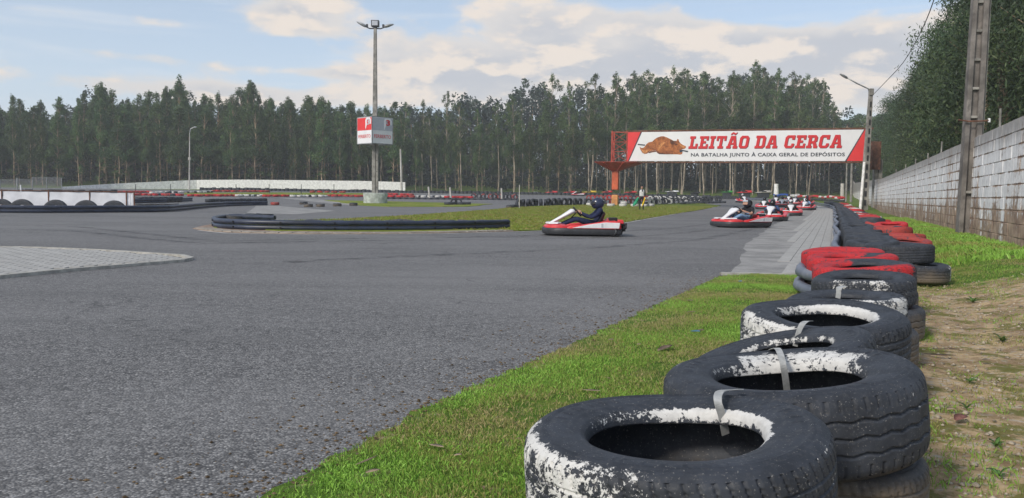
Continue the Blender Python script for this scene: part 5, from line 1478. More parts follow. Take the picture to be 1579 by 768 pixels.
# small pines beyond the end of the wall
def pine(seed):
    rd = random.Random(seed); tr = MB(); tr.tube([(0, 0, 0), (.2, 0, 6), (0, .1, 11)], [.25, .18, .06], 7); cl = []
    for k in range(16):
        z = rd.uniform(7.2, 11.8); a = rd.uniform(0, 6.28); e = rd.uniform(.4, 2.6) * (1 - abs(z - 9.3) / 4)
        cl.append((e * math.cos(a), e * math.sin(a), z, .8, .45, 1)); tr.tube([(0, 0, z - .6), (e * math.cos(a), e * math.sin(a), z)], [.06, .02], 4, caps=False)
    for k in range(8): cl.append((rd.uniform(-2, 2), rd.uniform(-2, 2), rd.uniform(1, 6), 1.3, 1.2, 1))
    return tr.mesh('trunk', M['bark']), crown_mesh('crown', cl, 1900, (.36, .16), seed, DARKS)
PINES = [pine(1), pine(2), pine(3)]
for i, (px, Y, ty) in enumerate(((1284, 176, 178), (1300, 172, 186), (1313, 178, 176), (1326, 174, 180), (1338, 170, 182), (1352, 176, 176), (1292, 186, 182), (1320, 188, 178), (1345, 190, 180), (1362, 170, 178))):
    a = at(px, 290, Y); zg_ = tz(a.x, Y); tree(PINES, a.x, Y, zg_, at(px, ty, Y).z - zg_, 12.0, 'low dark pine in the gap beyond the banner, ' + ORDI[sorted((1284, 1300, 1313, 1326, 1338, 1352, 1292, 1320, 1345, 1362)).index(px)].replace('nearest', 'first') + ' from the left', 'tree', 'pines in the gap beyond the banner', 1.3, name='pine_tree')
# big dense trees just behind the block wall
def big(seed):
    rd = random.Random(seed); H = 14.0; tr = MB(); cl = []
    P = [Vector((0, 0, -.5)), Vector((.1, .1, 4)), Vector((.3, -.1, 8)), Vector((.1, .1, 12.6))]; tr.tube(P, [.26, .2, .13, .04], 8)
    for k in range(58):
        z = 1.2 + 12.6 * ((k + rd.random()) / 58); a = rd.uniform(0, 6.28); t = z / H
        ex = (2.7 if t < .6 else 2.7 * (1 - (t - .6) / .4) ** .6 + .2) * rd.uniform(.45, 1.05); r_ = rd.uniform(.55, 1.15)
        c = P[0].lerp(P[-1], z / 13); q = Vector((c.x + ex * math.cos(a), c.y + ex * math.sin(a), z)); cl.append((q.x, q.y, q.z, r_, r_ * 1.15, r_ ** 2))
        if k % 5 == 0: tr.tube([P[0].lerp(P[-1], max(.1, z / 13 - .08)), q], [.04, .012], 4, caps=False)
    return tr.mesh('trunk', M['bark'], autosmooth=.9), crown_mesh('crown', cl, 19000, (.21, .062), seed, [(.028, .054, .028), (.045, .080, .036), (.075, .118, .046), (.12, .16, .065)], droop=1.0, shell=.3)
BIG = [big(s) for s in (31, 32, 33, 34)]
FB = []
silh = [(1335, 300), (1345, 225), (1352, 195), (1362, 150), (1397, 115), (1413, 62), (1437, 0), (1460, -80), (1700, -500)]
for rw, (n0, jit) in enumerate(((3.4, .6), (7.0, .9), (11.0, 1.2))):
    Y = 22.0 + rw * 3
    while Y < 150:
        X = 4.6 + .4 * Y + n0 * 1.0 + random.uniform(-jit, jit); pxx = 789.5 + FPX * X / Y
        zg_ = tz(X, min(Y, 129)) if Y < 129 else tz(X, Y)
        ty = np.interp(pxx - 1900.0 / Y, [s_[0] for s_ in silh], [s_[1] for s_ in silh]) + random.uniform(-6, 14)
        h = min(17.5, max(7.0, at(pxx, ty, Y).z - zg_)); h *= random.uniform(.93, 1.03)
        near_ = Y < 45
        t_ = tree(BIG, X, Y, zg_ - .1, h, 14.0, 'dense dark leafy tree rising behind the ' + ('near part of the block wall, at the right edge' if near_ else 'far part of the block wall'), 'tree', 'dense trees behind the block wall', random.uniform(.95, 1.15), name='leafy_tree')
        if rw == 0: FB.append((pxx, t_))
        Y += 4.2 * (1 + Y / 130) * random.uniform(.85, 1.15)

LMK = [(1500, 'near utility pole'), (1340, 'street lamp')]
relabel(FB, 'dense leafy tree behind the block wall')
# ================================================================== GO-KARTS AND PEOPLE
M['kart_red'] = simple('kart_red_plastic', (.62, .03, .035), .35, .5, var=.12, scale=8)
M['kart_white'] = simple('kart_white_plastic', (.72, .72, .73), .35, .5, var=.06, scale=8)
M['kart_grey'] = simple('kart_bumper_grey', (.032, .034, .038), .5, .45, var=.25, scale=6)
M['kart_black'] = simple('kart_black', (.015, .015, .017), .55, .4, var=.2)
M['seat_grey'] = simple('kart_seat', (.05, .05, .055), .45, .5)
M['visor'] = simple('visor_smoke', (.008, .008, .010), .12, .6, var=.05)
def cloth(nm, c): return simple('cloth_' + nm, c, .85, .2, var=.22, scale=14, bmp=.3)
M['skin'] = simple('skin', (.42, .24, .17), .55, .35, var=.06, scale=20)
for nm, c in (('navy', (.018, .024, .06)), ('black', (.02, .02, .024)), ('jeans', (.20, .32, .48)), ('grey', (.14, .14, .15)), ('blue', (.04, .07, .17)), ('white', (.6, .6, .6)), ('red', (.35, .03, .04)), ('dark', (.03, .028, .03)), ('green', (.04, .09, .08))): M['cloth_' + nm] = cloth(nm, c)
def helm(nm, c): M['helmet_' + nm] = simple('helmet_' + nm, c, .22, .6, var=.08)
helm('navy', (.02, .028, .06)); helm('black', (.014, .015, .02)); helm('white', (.62, .62, .64)); helm('red', (.4, .03, .03))

def arc_ring(x, w, z0, z1, n=9, y0=0.0, p=.5):
    """cross section at x: flat bottom at z0, rounded top reaching z1"""
    pts = [Vector((x, y0 - w, z0))]
    for i in range(n): 
        a = PI - PI * i / (n - 1); pts.append(Vector((x, y0 + w * math.copysign(abs(math.cos(a)) ** p, math.cos(a)), z0 + .01 + (z1 - z0 - .01) * math.sin(a) ** p)))
    pts.append(Vector((x, y0 + w, z0))); return pts
def outline(k=1.0, dx=0.0, ins=0.0):
    half = [(1.02, 0), (1.01, .24), (.96, .42), (.86, .56), (.70, .64), (.48, .675), (.1, .69), (-.35, .69), (-.72, .68), (-.90, .62), (-.97, .48), (-.99, 0)]
    P = [(x, y) for x, y in half] + [(x, -y) for x, y in reversed(half[1:-1])]
    return [(x - math.copysign(ins, x) * (abs(x) > .6), y - math.copysign(ins, y) * (abs(y) > .2)) for x, y in P]
def make_kart():
    k = empty('go_kart', (0, 0, 0))
    mb = MB(); rg = []
    for z, ins in ((.035, .05), (.05, .015), (.10, 0), (.17, 0), (.20, .02), (.205, .06)): rg.append([Vector((x, y, z)) for x, y in outline(ins=ins)])
    mb.loft(rg); mb.build('bumper', M['kart_grey'], k, autosmooth=.7)
    # red deck that slopes over the nose
    mb = MB(); rg = []
    for x, w, z1 in ((.97, .30, .235), (.90, .46, .27), (.78, .56, .295), (.62, .61, .30), (.46, .60, .285), (.40, .58, .23)): rg.append(arc_ring(x, w, .195, z1, 11, 0, .45))
    mb.loft(rg); mb.build('nose_fairing', M['kart_red'], k, autosmooth=.6)
    for s_ in (-1, 1):
        mb = MB(); A = [(.93, s_ * .12), (.88, s_ * .36), (.66, s_ * .50), (.56, s_ * .34), (.70, s_ * .14)]
        mb.loft([[Vector((x, y, .285 + (.97 - x) * .05)) for x, y in A], [Vector((x * .995, y * .97, .322 + (.97 - x) * .03)) for x, y in A]]); mb.build('nose_panel', M['kart_white'], k, bevel=.01)
        mb = MB(); rg = []
        for x, w, z1, yy in ((.44, .05, .23, .60), (.34, .085, .27, .595), (.10, .10, .29, .59), (-.2, .11, .33, .585), (-.5, .12, .385, .58), (-.74, .12, .40, .575), (-.86, .10, .37, .57), (-.90, .07, .30, .57)): rg.append(arc_ring(x, w, .195, z1, 9, s_ * yy, .5))
        mb.loft(rg); mb.build('side_pod', M['kart_red'], k, autosmooth=.6)
        mb = MB(); P = [(.34, .208), (-.10, .208), (-.84, .208), (-.86, .345), (-.50, .355), (-.1, .30)]
        mb.prism([(x, z) for x, z in P], s_ * .694, s_ * .704 if s_ > 0 else s_ * .704); mb.build('side_panel', M['kart_white'], k, bevel=.006)
        mb = MB(); mb.box((-.42, s_ * .706, .275), (.05, .006, .10)); mb.build('panel_stripe', M['sign_grey'], k)
        # wheels
        for x, r_, w, yy in ((.50, .125, .12, .50), (-.70, .14, .19, .56)):
            mb = MB(); rr = []
            for t, q in ((-.5, .80), (-.42, .95), (-.2, 1), (.2, 1), (.42, .95), (.5, .80)): rr.append([Vector((x + r_ * q * math.cos(a), s_ * yy + t * w, r_ + r_ * q * math.sin(a))) for a in np.linspace(0, 2 * PI, 16, endpoint=False)])
            mb.loft(rr); wh = mb.build('wheel', M['kart_black'], k, autosmooth=.6)
            hb = MB(); hb.tube([(x, s_ * (yy + w / 2 - .02), r_), (x, s_ * (yy + w / 2 + .012), r_)], r_ * .55, 10); hb.build('rim', M['galv'], wh)
    mb = MB(); mb.box((-.05, 0, .13), (1.2, .9, .04)); mb.tube([(-.70, -.55, .14), (-.70, .55, .14)], .02, 8); mb.build('floor_tray', M['kart_black'], k)
    # white steering fairing: wedge from the nose up to the wheel
    mb = MB(); rg = []
    for x, z, w, t in ((.86, .27, .085, .03), (.70, .36, .075, .035), (.52, .46, .10, .04), (.36, .555, .17, .05), (.26, .61, .19, .06), (.20, .615, .15, .05)):
        rg.append([Vector((x + t * .5 * math.sin(a), w * math.copysign(abs(math.cos(a)) ** .6, math.cos(a)), z + t * math.sin(a))) for a in np.linspace(0, 2 * PI, 14, endpoint=False)])
    mb.loft(rg); mb.build('steering_fairing', M['kart_white'], k, smooth=True)
    mb = MB(); mb.box((.36, 0, .612), (.12, .14, .006), Matrix.Rotation(R(30), 3, 'Y')); mb.build('number_plate', M['sign_grey'], k)
    mb = MB(); cen = Vector((.13, 0, .60)); ax = Vector((-.75, 0, .66)).normalized(); u = Vector((0, 1, 0)); v_ = ax.cross(u)
    mb.tube([cen + (u * math.cos(a) + v_ * math.sin(a)) * .145 for a in np.linspace(0, 2 * PI, 17)], .017, 6); mb.tube([cen + u * .14, cen - u * .14], .012, 6); mb.tube([cen, (.45, 0, .25)], .014, 6)
    mb.build('steering_wheel', M['kart_black'], k, smooth=True)
    # seat shell
    mb = MB(); rg = []
    for x, z, w, d in ((-.02, .20, .17, .03), (-.18, .17, .20, .05), (-.36, .19, .20, .10), (-.47, .34, .19, .12), (-.52, .48, .18, .09), (-.55, .56, .14, .05)):
        rg.append([Vector((x - .035, -w * .5, z - .01)), Vector((x, -w, z + d)), Vector((x + .02, -w + .02, z + d)), Vector((x + .02, -w * .6, z + .02)), Vector((x + .02, w * .6, z + .02)), Vector((x + .02, w - .02, z + d)), Vector((x, w, z + d)), Vector((x - .035, w * .5, z - .01))])
    mb.loft(rg); mb.build('seat', M['seat_grey'], k, autosmooth=.8)
    mb = MB(); mb.box((-.78, 0, .30), (.26, .62, .20)); mb.box((-.74, .30, .40), (.2, .24, .14)); mb.box((-.76, -.26, .38), (.18, .2, .12)); mb.build('engine', M['kart_black'], k, bevel=.02)
    mb = MB(); rg = []
    for x, z1, w in ((-.60, .37, .26), (-.66, .455, .34), (-.86, .455, .36), (-.92, .38, .34)): rg.append(arc_ring(x, w, .30, z1, 9, 0, .35))
    mb.loft(rg); mb.build('engine_cover', M['kart_red'], k, autosmooth=.6)
    mb = MB()
    for s_ in (-1, 1): mb.tube([(-.97, s_ * .5, .16), (-1.03, s_ * .55, .22), (-1.03, s_ * .5, .33)], .03, 8)
    mb.tube([(-1.03, -.55, .30), (-1.03, .55, .30)], .035, 8); mb.box((-1.0, 0, .20), (.06, 1.05, .14)); mb.build('rear_bumper', M['kart_black'], k)
    for s_ in (-1, 1):
        mb = MB(); mb.box((-.90, s_ * .50, .37), (.16, .14, .10), taper=.85); mb.build('rear_corner_cover', M['kart_red'], k, bevel=.02)
    return k
KART = make_kart()

def skin(name, verts, edges, radii, mats, pick, sub=2, root=0):
    """continuous body surface grown from a joint skeleton; pick(point) gives the material index"""
    me = bpy.data.meshes.new(name + '_rig'); me.from_pydata([tuple(v) for v in verts], edges, [])
    ob = bpy.data.objects.new(name + '_rig', me); COL.objects.link(ob)
    md = ob.modifiers.new('skin', 'SKIN'); md.use_smooth_shade = True; md.branch_smoothing = .6
    for i, r_ in enumerate(radii):
        d = me.skin_vertices[0].data[i]; d.radius = r_ if isinstance(r_, tuple) else (r_, r_); d.use_root = (i == root)
    ss_ = ob.modifiers.new('sub', 'SUBSURF'); ss_.levels = sub; ss_.render_levels = sub
    bpy.context.view_layer.update()
    dg = bpy.context.evaluated_depsgraph_get(); out_ = bpy.data.meshes.new_from_object(ob.evaluated_get(dg))
    bpy.data.objects.remove(ob); bpy.data.meshes.remove(me)
    out_.name = name; out_.materials.clear()
    for m_ in mats: out_.materials.append(m_)
    for p_ in out_.polygons: p_.material_index = pick(p_.center); p_.use_smooth = True
    return out_
def hand_mesh(curl=.9, side=1):
    """palm with four curled fingers and a side thumb; wrist at origin, fingers toward +x"""
    V_ = [(0, 0, 0), (.045, 0, 0), (.085, 0, 0)]; E = [(0, 1), (1, 2)]; Rr = [(.024, .018), (.038, .017), (.040, .015)]
    for i, (yy, L) in enumerate(((-.030, .068), (-.010, .078), (.011, .074), (.031, .058))):
        a = 0; p = Vector((.088, yy, 0)); b0 = len(V_); V_.append(tuple(p)); E.append((2, b0)); Rr.append((.010, .010))
        for j in range(3):
            a -= curl * (.75 if j == 0 else .8); p = p + Vector((math.cos(a), 0, math.sin(a))) * L * (.44 - .07 * j); V_.append(tuple(p)); E.append((len(V_) - 2, len(V_) - 1)); Rr.append((.0088 - .001 * j,) * 2)
    b0 = len(V_); p = Vector((.03, -.035 * side, -.005)); V_ += [tuple(p), tuple(p + Vector((.028, -.018 * side, -.018))), tuple(p + Vector((.052, -.010 * side, -.036)))]
    E += [(1, b0), (b0, b0 + 1), (b0 + 1, b0 + 2)]; Rr += [(.013,) * 2, (.0105,) * 2, (.009,) * 2]
    return skin('hand', V_, E, Rr, [M['skin']], lambda c: 0, 1)
HANDS = {1: hand_mesh(.9, 1), -1: hand_mesh(.9, -1)}
def driver_mesh(short):
    V_ = [(-.33, 0, .30), (-.38, 0, .40), (-.45, 0, .54), (-.47, 0, .64), (-.44, 0, .705), (-.42, 0, .78)]
    E = [(0, 1), (1, 2), (2, 3), (3, 4), (4, 5)]; Rr = [(.15, .13), (.15, .12), (.17, .12), (.165, .10), (.075, .075), (.07, .07)]
    for s_ in (-1, 1):
        b0 = len(V_); V_ += [(-.45, s_ * .18, .655), (-.33, s_ * .285, .52), (-.20, s_ * .30, .46), (-.04, s_ * .22, .53), (.055, s_ * .145, .585)]
        E += [(3, b0), (b0, b0 + 1), (b0 + 1, b0 + 2), (b0 + 2, b0 + 3), (b0 + 3, b0 + 4)]; Rr += [(.075,) * 2, (.06,) * 2, (.052,) * 2, (.042,) * 2, (.028,) * 2]
        b0 = len(V_); V_ += [(-.27, s_ * .11, .29), (-.05, s_ * .17, .36), (.18, s_ * .20, .42), (.38, s_ * .17, .33), (.58, s_ * .14, .255), (.66, s_ * .14, .29)]
        E += [(0, b0), (b0, b0 + 1), (b0 + 1, b0 + 2), (b0 + 2, b0 + 3), (b0 + 3, b0 + 4), (b0 + 4, b0 + 5)]; Rr += [(.10,) * 2, (.085,) * 2, (.066,) * 2, (.052,) * 2, (.04,) * 2, (.035,) * 2]
    def pick(c):
        if c.z > .725 and abs(c.y) < .1 and c.x > -.55: return 2
        arm = abs(c.y) > .12 and c.z > (.43 if c.x < -.12 else .505) and -.40 < c.x < .12
        if c.x > .54: return 3
        if arm and c.x > (-.27 if short else .035): return 2
        if c.z > .42 and c.x < -.2 or arm: return 0
        return 1
    return skin('body', V_, E, Rr, [M['cloth_navy'], M['cloth_dark'], M['skin'], M['kart_black']], pick)
DRV = {True: driver_mesh(True), False: driver_mesh(False)}
def helmet_parts(mat, open_):
    mb = MB(); rg = []
    for i in range(9):
        th = PI * (.02 + .80 * i / 8); z = .155 * math.cos(th); r_ = math.sin(th)
        rg.append([Vector((.165 * r_ * math.cos(a) * (1.0 + .16 * (math.cos(a) > 0) * max(0, i - 3.5) / 6), .135 * r_ * math.sin(a), z)) for a in np.linspace(0, 2 * PI, 20, endpoint=False)])
    mb.loft(rg); shell = mb.mesh('helmet', mat, smooth=True)
    mb = MB(); rg = []
    for z in (-.035, -.01, .02, .05):
        k_ = math.sqrt(max(.01, 1 - (z / .155) ** 2)); rg.append([Vector((.172 * k_ * math.cos(a) + .010 + (.012 if z < 0 else 0), .141 * k_ * math.sin(a), z)) for a in np.linspace(-1.15, 1.15, 12)])
    mb.loft(rg, closed=False, caps=False); vis = mb.mesh('visor', M['skin'] if open_ else M['visor'], smooth=True)
    mb = MB(); rg = []
    for z in (.05, .075, .10):
        k_ = math.sqrt(max(.01, 1 - (z / .165) ** 2)); rg.append([Vector((.195 * k_ * math.cos(a) + .012, .15 * k_ * math.sin(a), z + .02)) for a in np.linspace(-1.2, 1.2, 12)])
    mb.loft(rg, closed=False, caps=False); raised = mb.mesh('raised_visor', M['sign_grey'], smooth=True)
    mb = MB(); mb.ball((.118, 0, 0), (.028, .05, .03), 8, 6)
    return shell, vis, raised
def recolour(me, mats):
    c = me.copy(); 
    for i, m_ in enumerate(mats): c.materials[i] = m_
    return c
def place_kart(x, y, yaw, klabel, dlabel, top, bottom, hel, short=False, open_=False, look=0.0, first=[True]):
    z = tz(x, y)
    if first[0]: k = KART; first[0] = False
    else: k = copy_tree(KART)
    slope = (tz(x + .5 * math.cos(yaw), y + .5 * math.sin(yaw)) - tz(x - .5 * math.cos(yaw), y - .5 * math.sin(yaw)))
    k.location = (x, y, z + .006); k.rotation_euler = (0, -math.atan(slope), yaw)
    tag(k, klabel, 'go-kart', 'go-karts racing on the track')
    d = empty('person', (x, y, z + .006), 0, dlabel, 'person', 'kart drivers'); d.rotation_euler = k.rotation_euler
    add('body', recolour(DRV[short], [M['cloth_' + top], M['cloth_' + bottom], M['skin'], M['kart_black']]), d)
    sh, vi, ra = helmet_parts(M['helmet_' + hel], open_)
    h = add('helmet', sh, d, (-.395, 0, .815), (0, 0, look)); add('visor', vi, h)
    if open_: add('raised_visor', ra, h)
    for s_ in (-1, 1):
        hm = add('hand', HANDS[s_], d, (.045, s_ * .150, .590), (R(-50 * s_), R(-20), R(-20 * s_)))
    return k
def gk(px, py, yaw, *a, **k):
    p = G(px, py); return place_kart(p.x, p.y, R(yaw), *a, **k)
gk(897, 363.0, 182, 'leading red and white go-kart seen from its side, nose to the left', 'driver of the leading kart in a dark navy overall and navy helmet', 'navy', 'navy', 'navy')
gk(1140, 350.5, 212, 'second go-kart, red and white, turning in from the right', 'driver of the second kart in a black T-shirt and pale jeans, visor open', 'black', 'jeans', 'black', short=True, open_=True, look=-.35)
gk(1189, 340.5, 246, 'third go-kart, facing the camera right behind the second', 'driver of the third kart with a dark helmet and dark blue top', 'blue', 'dark', 'black', open_=False)
gk(1219, 332.5, 252, 'fourth go-kart with a broad white nose at the pack\'s near right', 'driver of the fourth kart in dark clothes and white helmet', 'dark', 'dark', 'white')
gk(1242, 324, 238, 'go-kart nearest the paving in the middle of the pack', 'driver of the kart nearest the paving, in a pale blue top', 'jeans', 'dark', 'black')
gk(1178, 322.5, 250, 'go-kart half hidden behind the third one', 'driver hidden behind the third kart, green-grey top', 'green', 'dark', 'black')
gk(1146, 312.5, 268, 'lone go-kart apart from the pack on the left of the far bend', 'driver of the lone kart left of the pack', 'black', 'dark', 'white')
gk(1206, 319, 250, 'go-kart in the middle rows of the pack behind the fourth', 'driver in white in the middle rows of the pack', 'white', 'dark', 'black')
gk(1226, 316.5, 244, 'go-kart in the rear rows of the pack, right of centre', 'driver in a dark top in the rear rows of the pack', 'navy', 'dark', 'white')
gk(1243, 316, 236, 'go-kart at the right of the rear rows of the pack', 'driver with a red top at the right of the rear rows', 'red', 'dark', 'black')
gk(1196, 314.5, 256, 'go-kart at the left of the rear rows of the pack', 'driver with grey top at the left of the rear rows', 'grey', 'dark', 'black')
gk(1216, 312, 250, 'rearmost go-kart of the pack', 'driver of the rearmost kart of the pack', 'black', 'dark', 'black')
p = at(891, 303, 117); place_kart(p.x, p.y, R(181), 'distant white and red go-kart on the far straight, seen from the side', 'driver of the distant kart in black on the far straight', 'black', 'dark', 'black')

# ---------- marshal standing on the infield grass
p = G(989, 324.5); MZ = tz(p.x, p.y) + .035
V_ = [(0, 0, .95), (0, 0, 1.08), (0, .0, 1.28), (0, 0, 1.42), (0, -.01, 1.50), (0, -.02, 1.60), (0, -.02, 1.70)]
E = [(0, 1), (1, 2), (2, 3), (3, 4), (4, 5), (5, 6)]; Rr = [(.155, .11), (.15, .10), (.175, .115), (.15, .09), (.055, .055), (.078, .092), (.070, .085)]
for s_ in (-1, 1):
    b0 = len(V_); V_ += [(s_ * .19, 0, 1.41), (s_ * .245, .02, 1.14), (s_ * .235, -.05, .90)]; E += [(3, b0), (b0, b0 + 1), (b0 + 1, b0 + 2)]; Rr += [(.062,) * 2, (.05,) * 2, (.036,) * 2]
    b0 = len(V_); V_ += [(s_ * .095, 0, .84), (s_ * .115, -.01, .48), (s_ * .13, .01, .09), (s_ * .145, -.13, .045)]; E += [(0, b0), (b0, b0 + 1), (b0 + 1, b0 + 2), (b0 + 2, b0 + 3)]; Rr += [(.092,) * 2, (.064,) * 2, (.045,) * 2, (.042, .035)]
def pick(c):
    if c.z > 1.49: return 2
    if c.z < .12: return 3
    if c.z < .98 and abs(c.x) < .2: return 1
    if c.z < .95: return 2
    return 0
bodym = skin('body', V_, E, Rr, [M['cloth_dark'], M['cloth_black'], M['skin'], M['kart_black']], pick)
ms = empty('person', (p.x, p.y, MZ), R(8), 'marshal in a white vest and dark trousers standing on the infield grass', 'person')
add('body', bodym, ms)
mb = MB(); rg = []
for z, w, d in ((.98, .185, .135), (1.15, .178, .128), (1.30, .20, .14), (1.41, .18, .115), (1.455, .11, .085)):
    rg.append([Vector((w * math.copysign(abs(math.cos(a)) ** .8, math.cos(a)), d * math.sin(a), z)) for a in np.linspace(0, 2 * PI, 20, endpoint=False)])
mb.loft(rg, caps=False); mb.build('vest', M['cloth_white'], ms, smooth=True)
mb = MB(); mb.ball((0, .012, 1.71), (.088, .100, .085), 12, 8); mb.build('hair', M['kart_black'], ms, smooth=True)
mb = MB(); mb.face([(-.03, -.143, 1.30), (.03, -.143, 1.30), (.045, -.120, 1.45), (-.045, -.120, 1.45)]); mb.build('shirt_opening', M['cloth_dark'], ms)
mb = MB(); mb.ball((0, -.115, 1.625), (.014, .022, .018), 8, 6); mb.build('nose', M['skin'], ms, smooth=True)
for s_ in (-1, 1):
    add('hand', HANDS[s_], ms, (s_ * .235, -.055, .885), (0, R(85), R(-90)))
    mb = MB(); mb.ball((s_ * .082, -.01, 1.63), (.014, .024, .032), 8, 6); mb.build('ear', M['skin'], ms, smooth=True)
for s_, mt, lb in ((-1, 'green', 'green furled flag on a stick held low in the left-hand side of the marshal'), (1, 'yellow', 'yellow furled flag on a stick held low by the marshal, to the right')):
    if mt == 'yellow': M['flag_yellow'] = cloth('flag_yellow', (.75, .50, .03))
    else: M['flag_green'] = cloth('flag_green', (.03, .30, .16))
    o = empty('flag', (p.x + s_ * .24, p.y - .10, MZ + .80), 0, lb, 'flag')
    dx = -.55 if s_ < 0 else -.22
    mb = MB(); mb.tube([(0, 0, .12), (dx * s_ * -1 * (1 if s_ > 0 else -1) if False else (-.42 if s_ < 0 else -.25), -.05, -.55)], .012, 6); mb.build('stick', M['white_paint'], o)
    ex = -.42 if s_ < 0 else -.25
    mb = MB(); rg = []
    for t in np.linspace(0, 1, 8):
        c = Vector((ex * (.12 + .85 * t), -.05 * t, .12 - .62 * t)); w = (.10 if s_ > 0 else .20) * math.sin(.4 + t * 2.4)
        rg.append([c + Vector((-w * .3, .02, 0)), c + Vector((w * .5, .035 * math.sin(t * 9), -.02)), c + Vector((w, -.03 * math.cos(t * 7), -.05)), c + Vector((w * .4, -.045, -.03))])
    mb.loft(rg); mb.build('cloth', M['flag_' + mt], o, smooth=True)

# ---------- coloured kart fairings dumped on the outer edge of the far track
M['f_yellow'] = simple('fairing_yellow', (.62, .42, .03), .4, .4); M['f_green'] = simple('fairing_green', (.05, .32, .06), .4, .4); M['f_blue'] = simple('fairing_blue', (.03, .08, .35), .4, .4)
def fairing(px, py, Y, L, H_, mt, label):
    a = at(px, py, Y); z = a.z - H_ / 2; zg_ = tz(a.x, Y)
    o = empty('plastic_fairing', (a.x, Y, z), random.uniform(-.3, .3), label, 'kart fairing', 'plastic fairings on the far edge')
    mb = MB(); rg = []
    for t, h, w in ((-.5, .10, .12), (-.35, .25, .25), (-.10, .45, .40), (.12, .95, .46), (.30, .80, .46), (.42, .95, .40), (.5, .30, .3)):
        rg.append([Vector((t * L, w * math.cos(a_), H_ * h * max(0, math.sin(a_)) ** .7)) for a_ in np.linspace(0, PI, 9)])
    mb.loft(rg, caps=True); mb.build('shell', M[mt], o, smooth=True)
    mb = MB(); mb.box((-.02 * L, -.42, H_ * .5), (L * .34, .10, H_ * .3), taper=.8); mb.build('opening', M['kart_black'], o)
    mb = MB(); mb.box((0, 0, (zg_ - z) / 2), (L * .7, .5, max(.1, z - zg_))); mb.build('support', M['rub_black'], o)
for i, (px, py, L, H_, mt, cn) in enumerate(((822, 296, 1.3, .35, 'kart_white', 'white'), (850, 295, 1.8, .5, 'kart_red', 'red'), (878, 295, 1.7, .45, 'kart_red', 'second red'), (909, 294.5, 2.0, .5, 'f_yellow', 'yellow'), (936, 294.5, 1.5, .5, 'kart_red', 'third red'),
        (972, 295, 1.8, .45, 'kart_red', 'fourth red'), (1036, 294, 1.9, .4, 'kart_white', 'pale flat'), (1121, 294.5, 1.6, .5, 'f_green', 'green'), (1148, 294.5, 2.1, .7, 'kart_red', 'dark red bulky'), (1177, 294.5, 2.2, .7, 'concrete_pale', 'silver grey'), (1071, 296, 1.5, .5, 'kart_black', 'black'))):
    fairing(px, py + .6, 124.6, L * 1.15, H_ * .62, mt, f'{cn} plastic kart fairing propped on the outer edge of the far track')

# ================================================================== GRASS BLADES, STONES, LITTER
def blades(name, pts, hgt, wid, label, tones, lean=.5, seed=3):
    r = np.random.default_rng(seed); P = np.array(pts); n = len(P)
    h = hgt * (.45 + .9 * r.random(n)); w = wid * (.6 + .8 * r.random(n)); a = r.random(n) * 2 * np.pi; l = r.random(n) * lean; b_ = r.random(n) * 2 * np.pi
    ux = np.cos(a) * w / 2; uy = np.sin(a) * w / 2; dx = np.cos(b_) * h * l; dy = np.sin(b_) * h * l
    V = np.stack([np.stack([P[:, 0] - ux, P[:, 1] - uy, P[:, 2] - .004], 1), np.stack([P[:, 0] + ux, P[:, 1] + uy, P[:, 2] - .004], 1),
                  np.stack([P[:, 0] + ux * .6 + dx * .5, P[:, 1] + uy * .6 + dy * .5, P[:, 2] + h * .6], 1), np.stack([P[:, 0] + dx, P[:, 1] + dy, P[:, 2] + h * (1 - .35 * l)], 1)], 1).reshape(-1, 3)
    F = np.arange(4 * n).reshape(n, 4)
    T = np.array(tones); pn = np.array([mnoise.noise(Vector((p[0] * 1.3, p[1] * 1.3, 5))) for p in pts])
    k = np.clip(.43 + pn * .95 + (r.random(n) - .5) * .8, 0, .999) * (len(T) - 1); i0 = k.astype(int); f = (k - i0)[:, None]
    col = T[i0] * (1 - f) + T[i0 + 1] * f; col = np.concatenate([col, np.ones((n, 1))], 1).repeat(4, 0)
    o = add(name, np_mesh(name, V, F, M['grass'], {'tint': ('FLOAT_COLOR', col)})); return tag(o, label, 'grass', kind='stuff')
GR = [(.40, .33, .16), (.34, .35, .10), (.22, .34, .06), (.26, .46, .07), (.33, .54, .10)]
pts = []; rr_ = random.Random(11)
while len(pts) < 260000:      # verge between the tarmac and the stacks
    y = 1.2 + 10.8 * rr_.random() ** 1.5; x = edgex(y) - .04 + rr_.random() ** .95 * (rowx(y) + .5 - edgex(y)) if y < 5.5 else edgex(min(y, 10.28)) - .04 + rr_.random() * (.6 + barx(y) - edgex(min(y, 10.28)))
    if y > 10.38 and x < barx(y): continue
    d_ = x - edgex(min(y, 10.28)); nz = mnoise.noise(Vector((x * 1.6, y * 1.6, 1))) + .5 * mnoise.noise(Vector((x * 6, y * 6, 7)))
    if d_ < .12 and rr_.random() > .35 + d_ * 5: continue
    if nz < -.22 and rr_.random() > .3: continue
    pts.append((x, y, ground_z(x, y)))
blades('grass', pts, .019, .0034, 'short green grass of the verge between tarmac and tyre stacks', GR, .9)
pts = []
while len(pts) < 80000:       # patchy grass in the sandy strip and along the wall
    y = 1.6 + 34 * rr_.random() ** 1.7; x = rowx(y) - .2 + rr_.random() * 3.2 if y < 7 else barx(y) + .6 + rr_.random() * 2.6
    if x > 3.28 + .4 * y - .1: continue
    nz = mnoise.noise(Vector((x * 1.5, y * 1.5, 21))) + .4 * mnoise.noise(Vector((x * 6, y * 6, 27)))
    dd = sm((x - rowx(y) - .1) / .4) * (1 - sm((y - 6.8) / 2.4))
    if dd > .3 and nz < .12 and rr_.random() > .06: continue
    if y > 8 and nz < -.35: continue
    pts.append((x, y, ground_z(x, y)))
a_ = [p for p in pts if p[1] < 11]; b_ = [p for p in pts if p[1] >= 11]
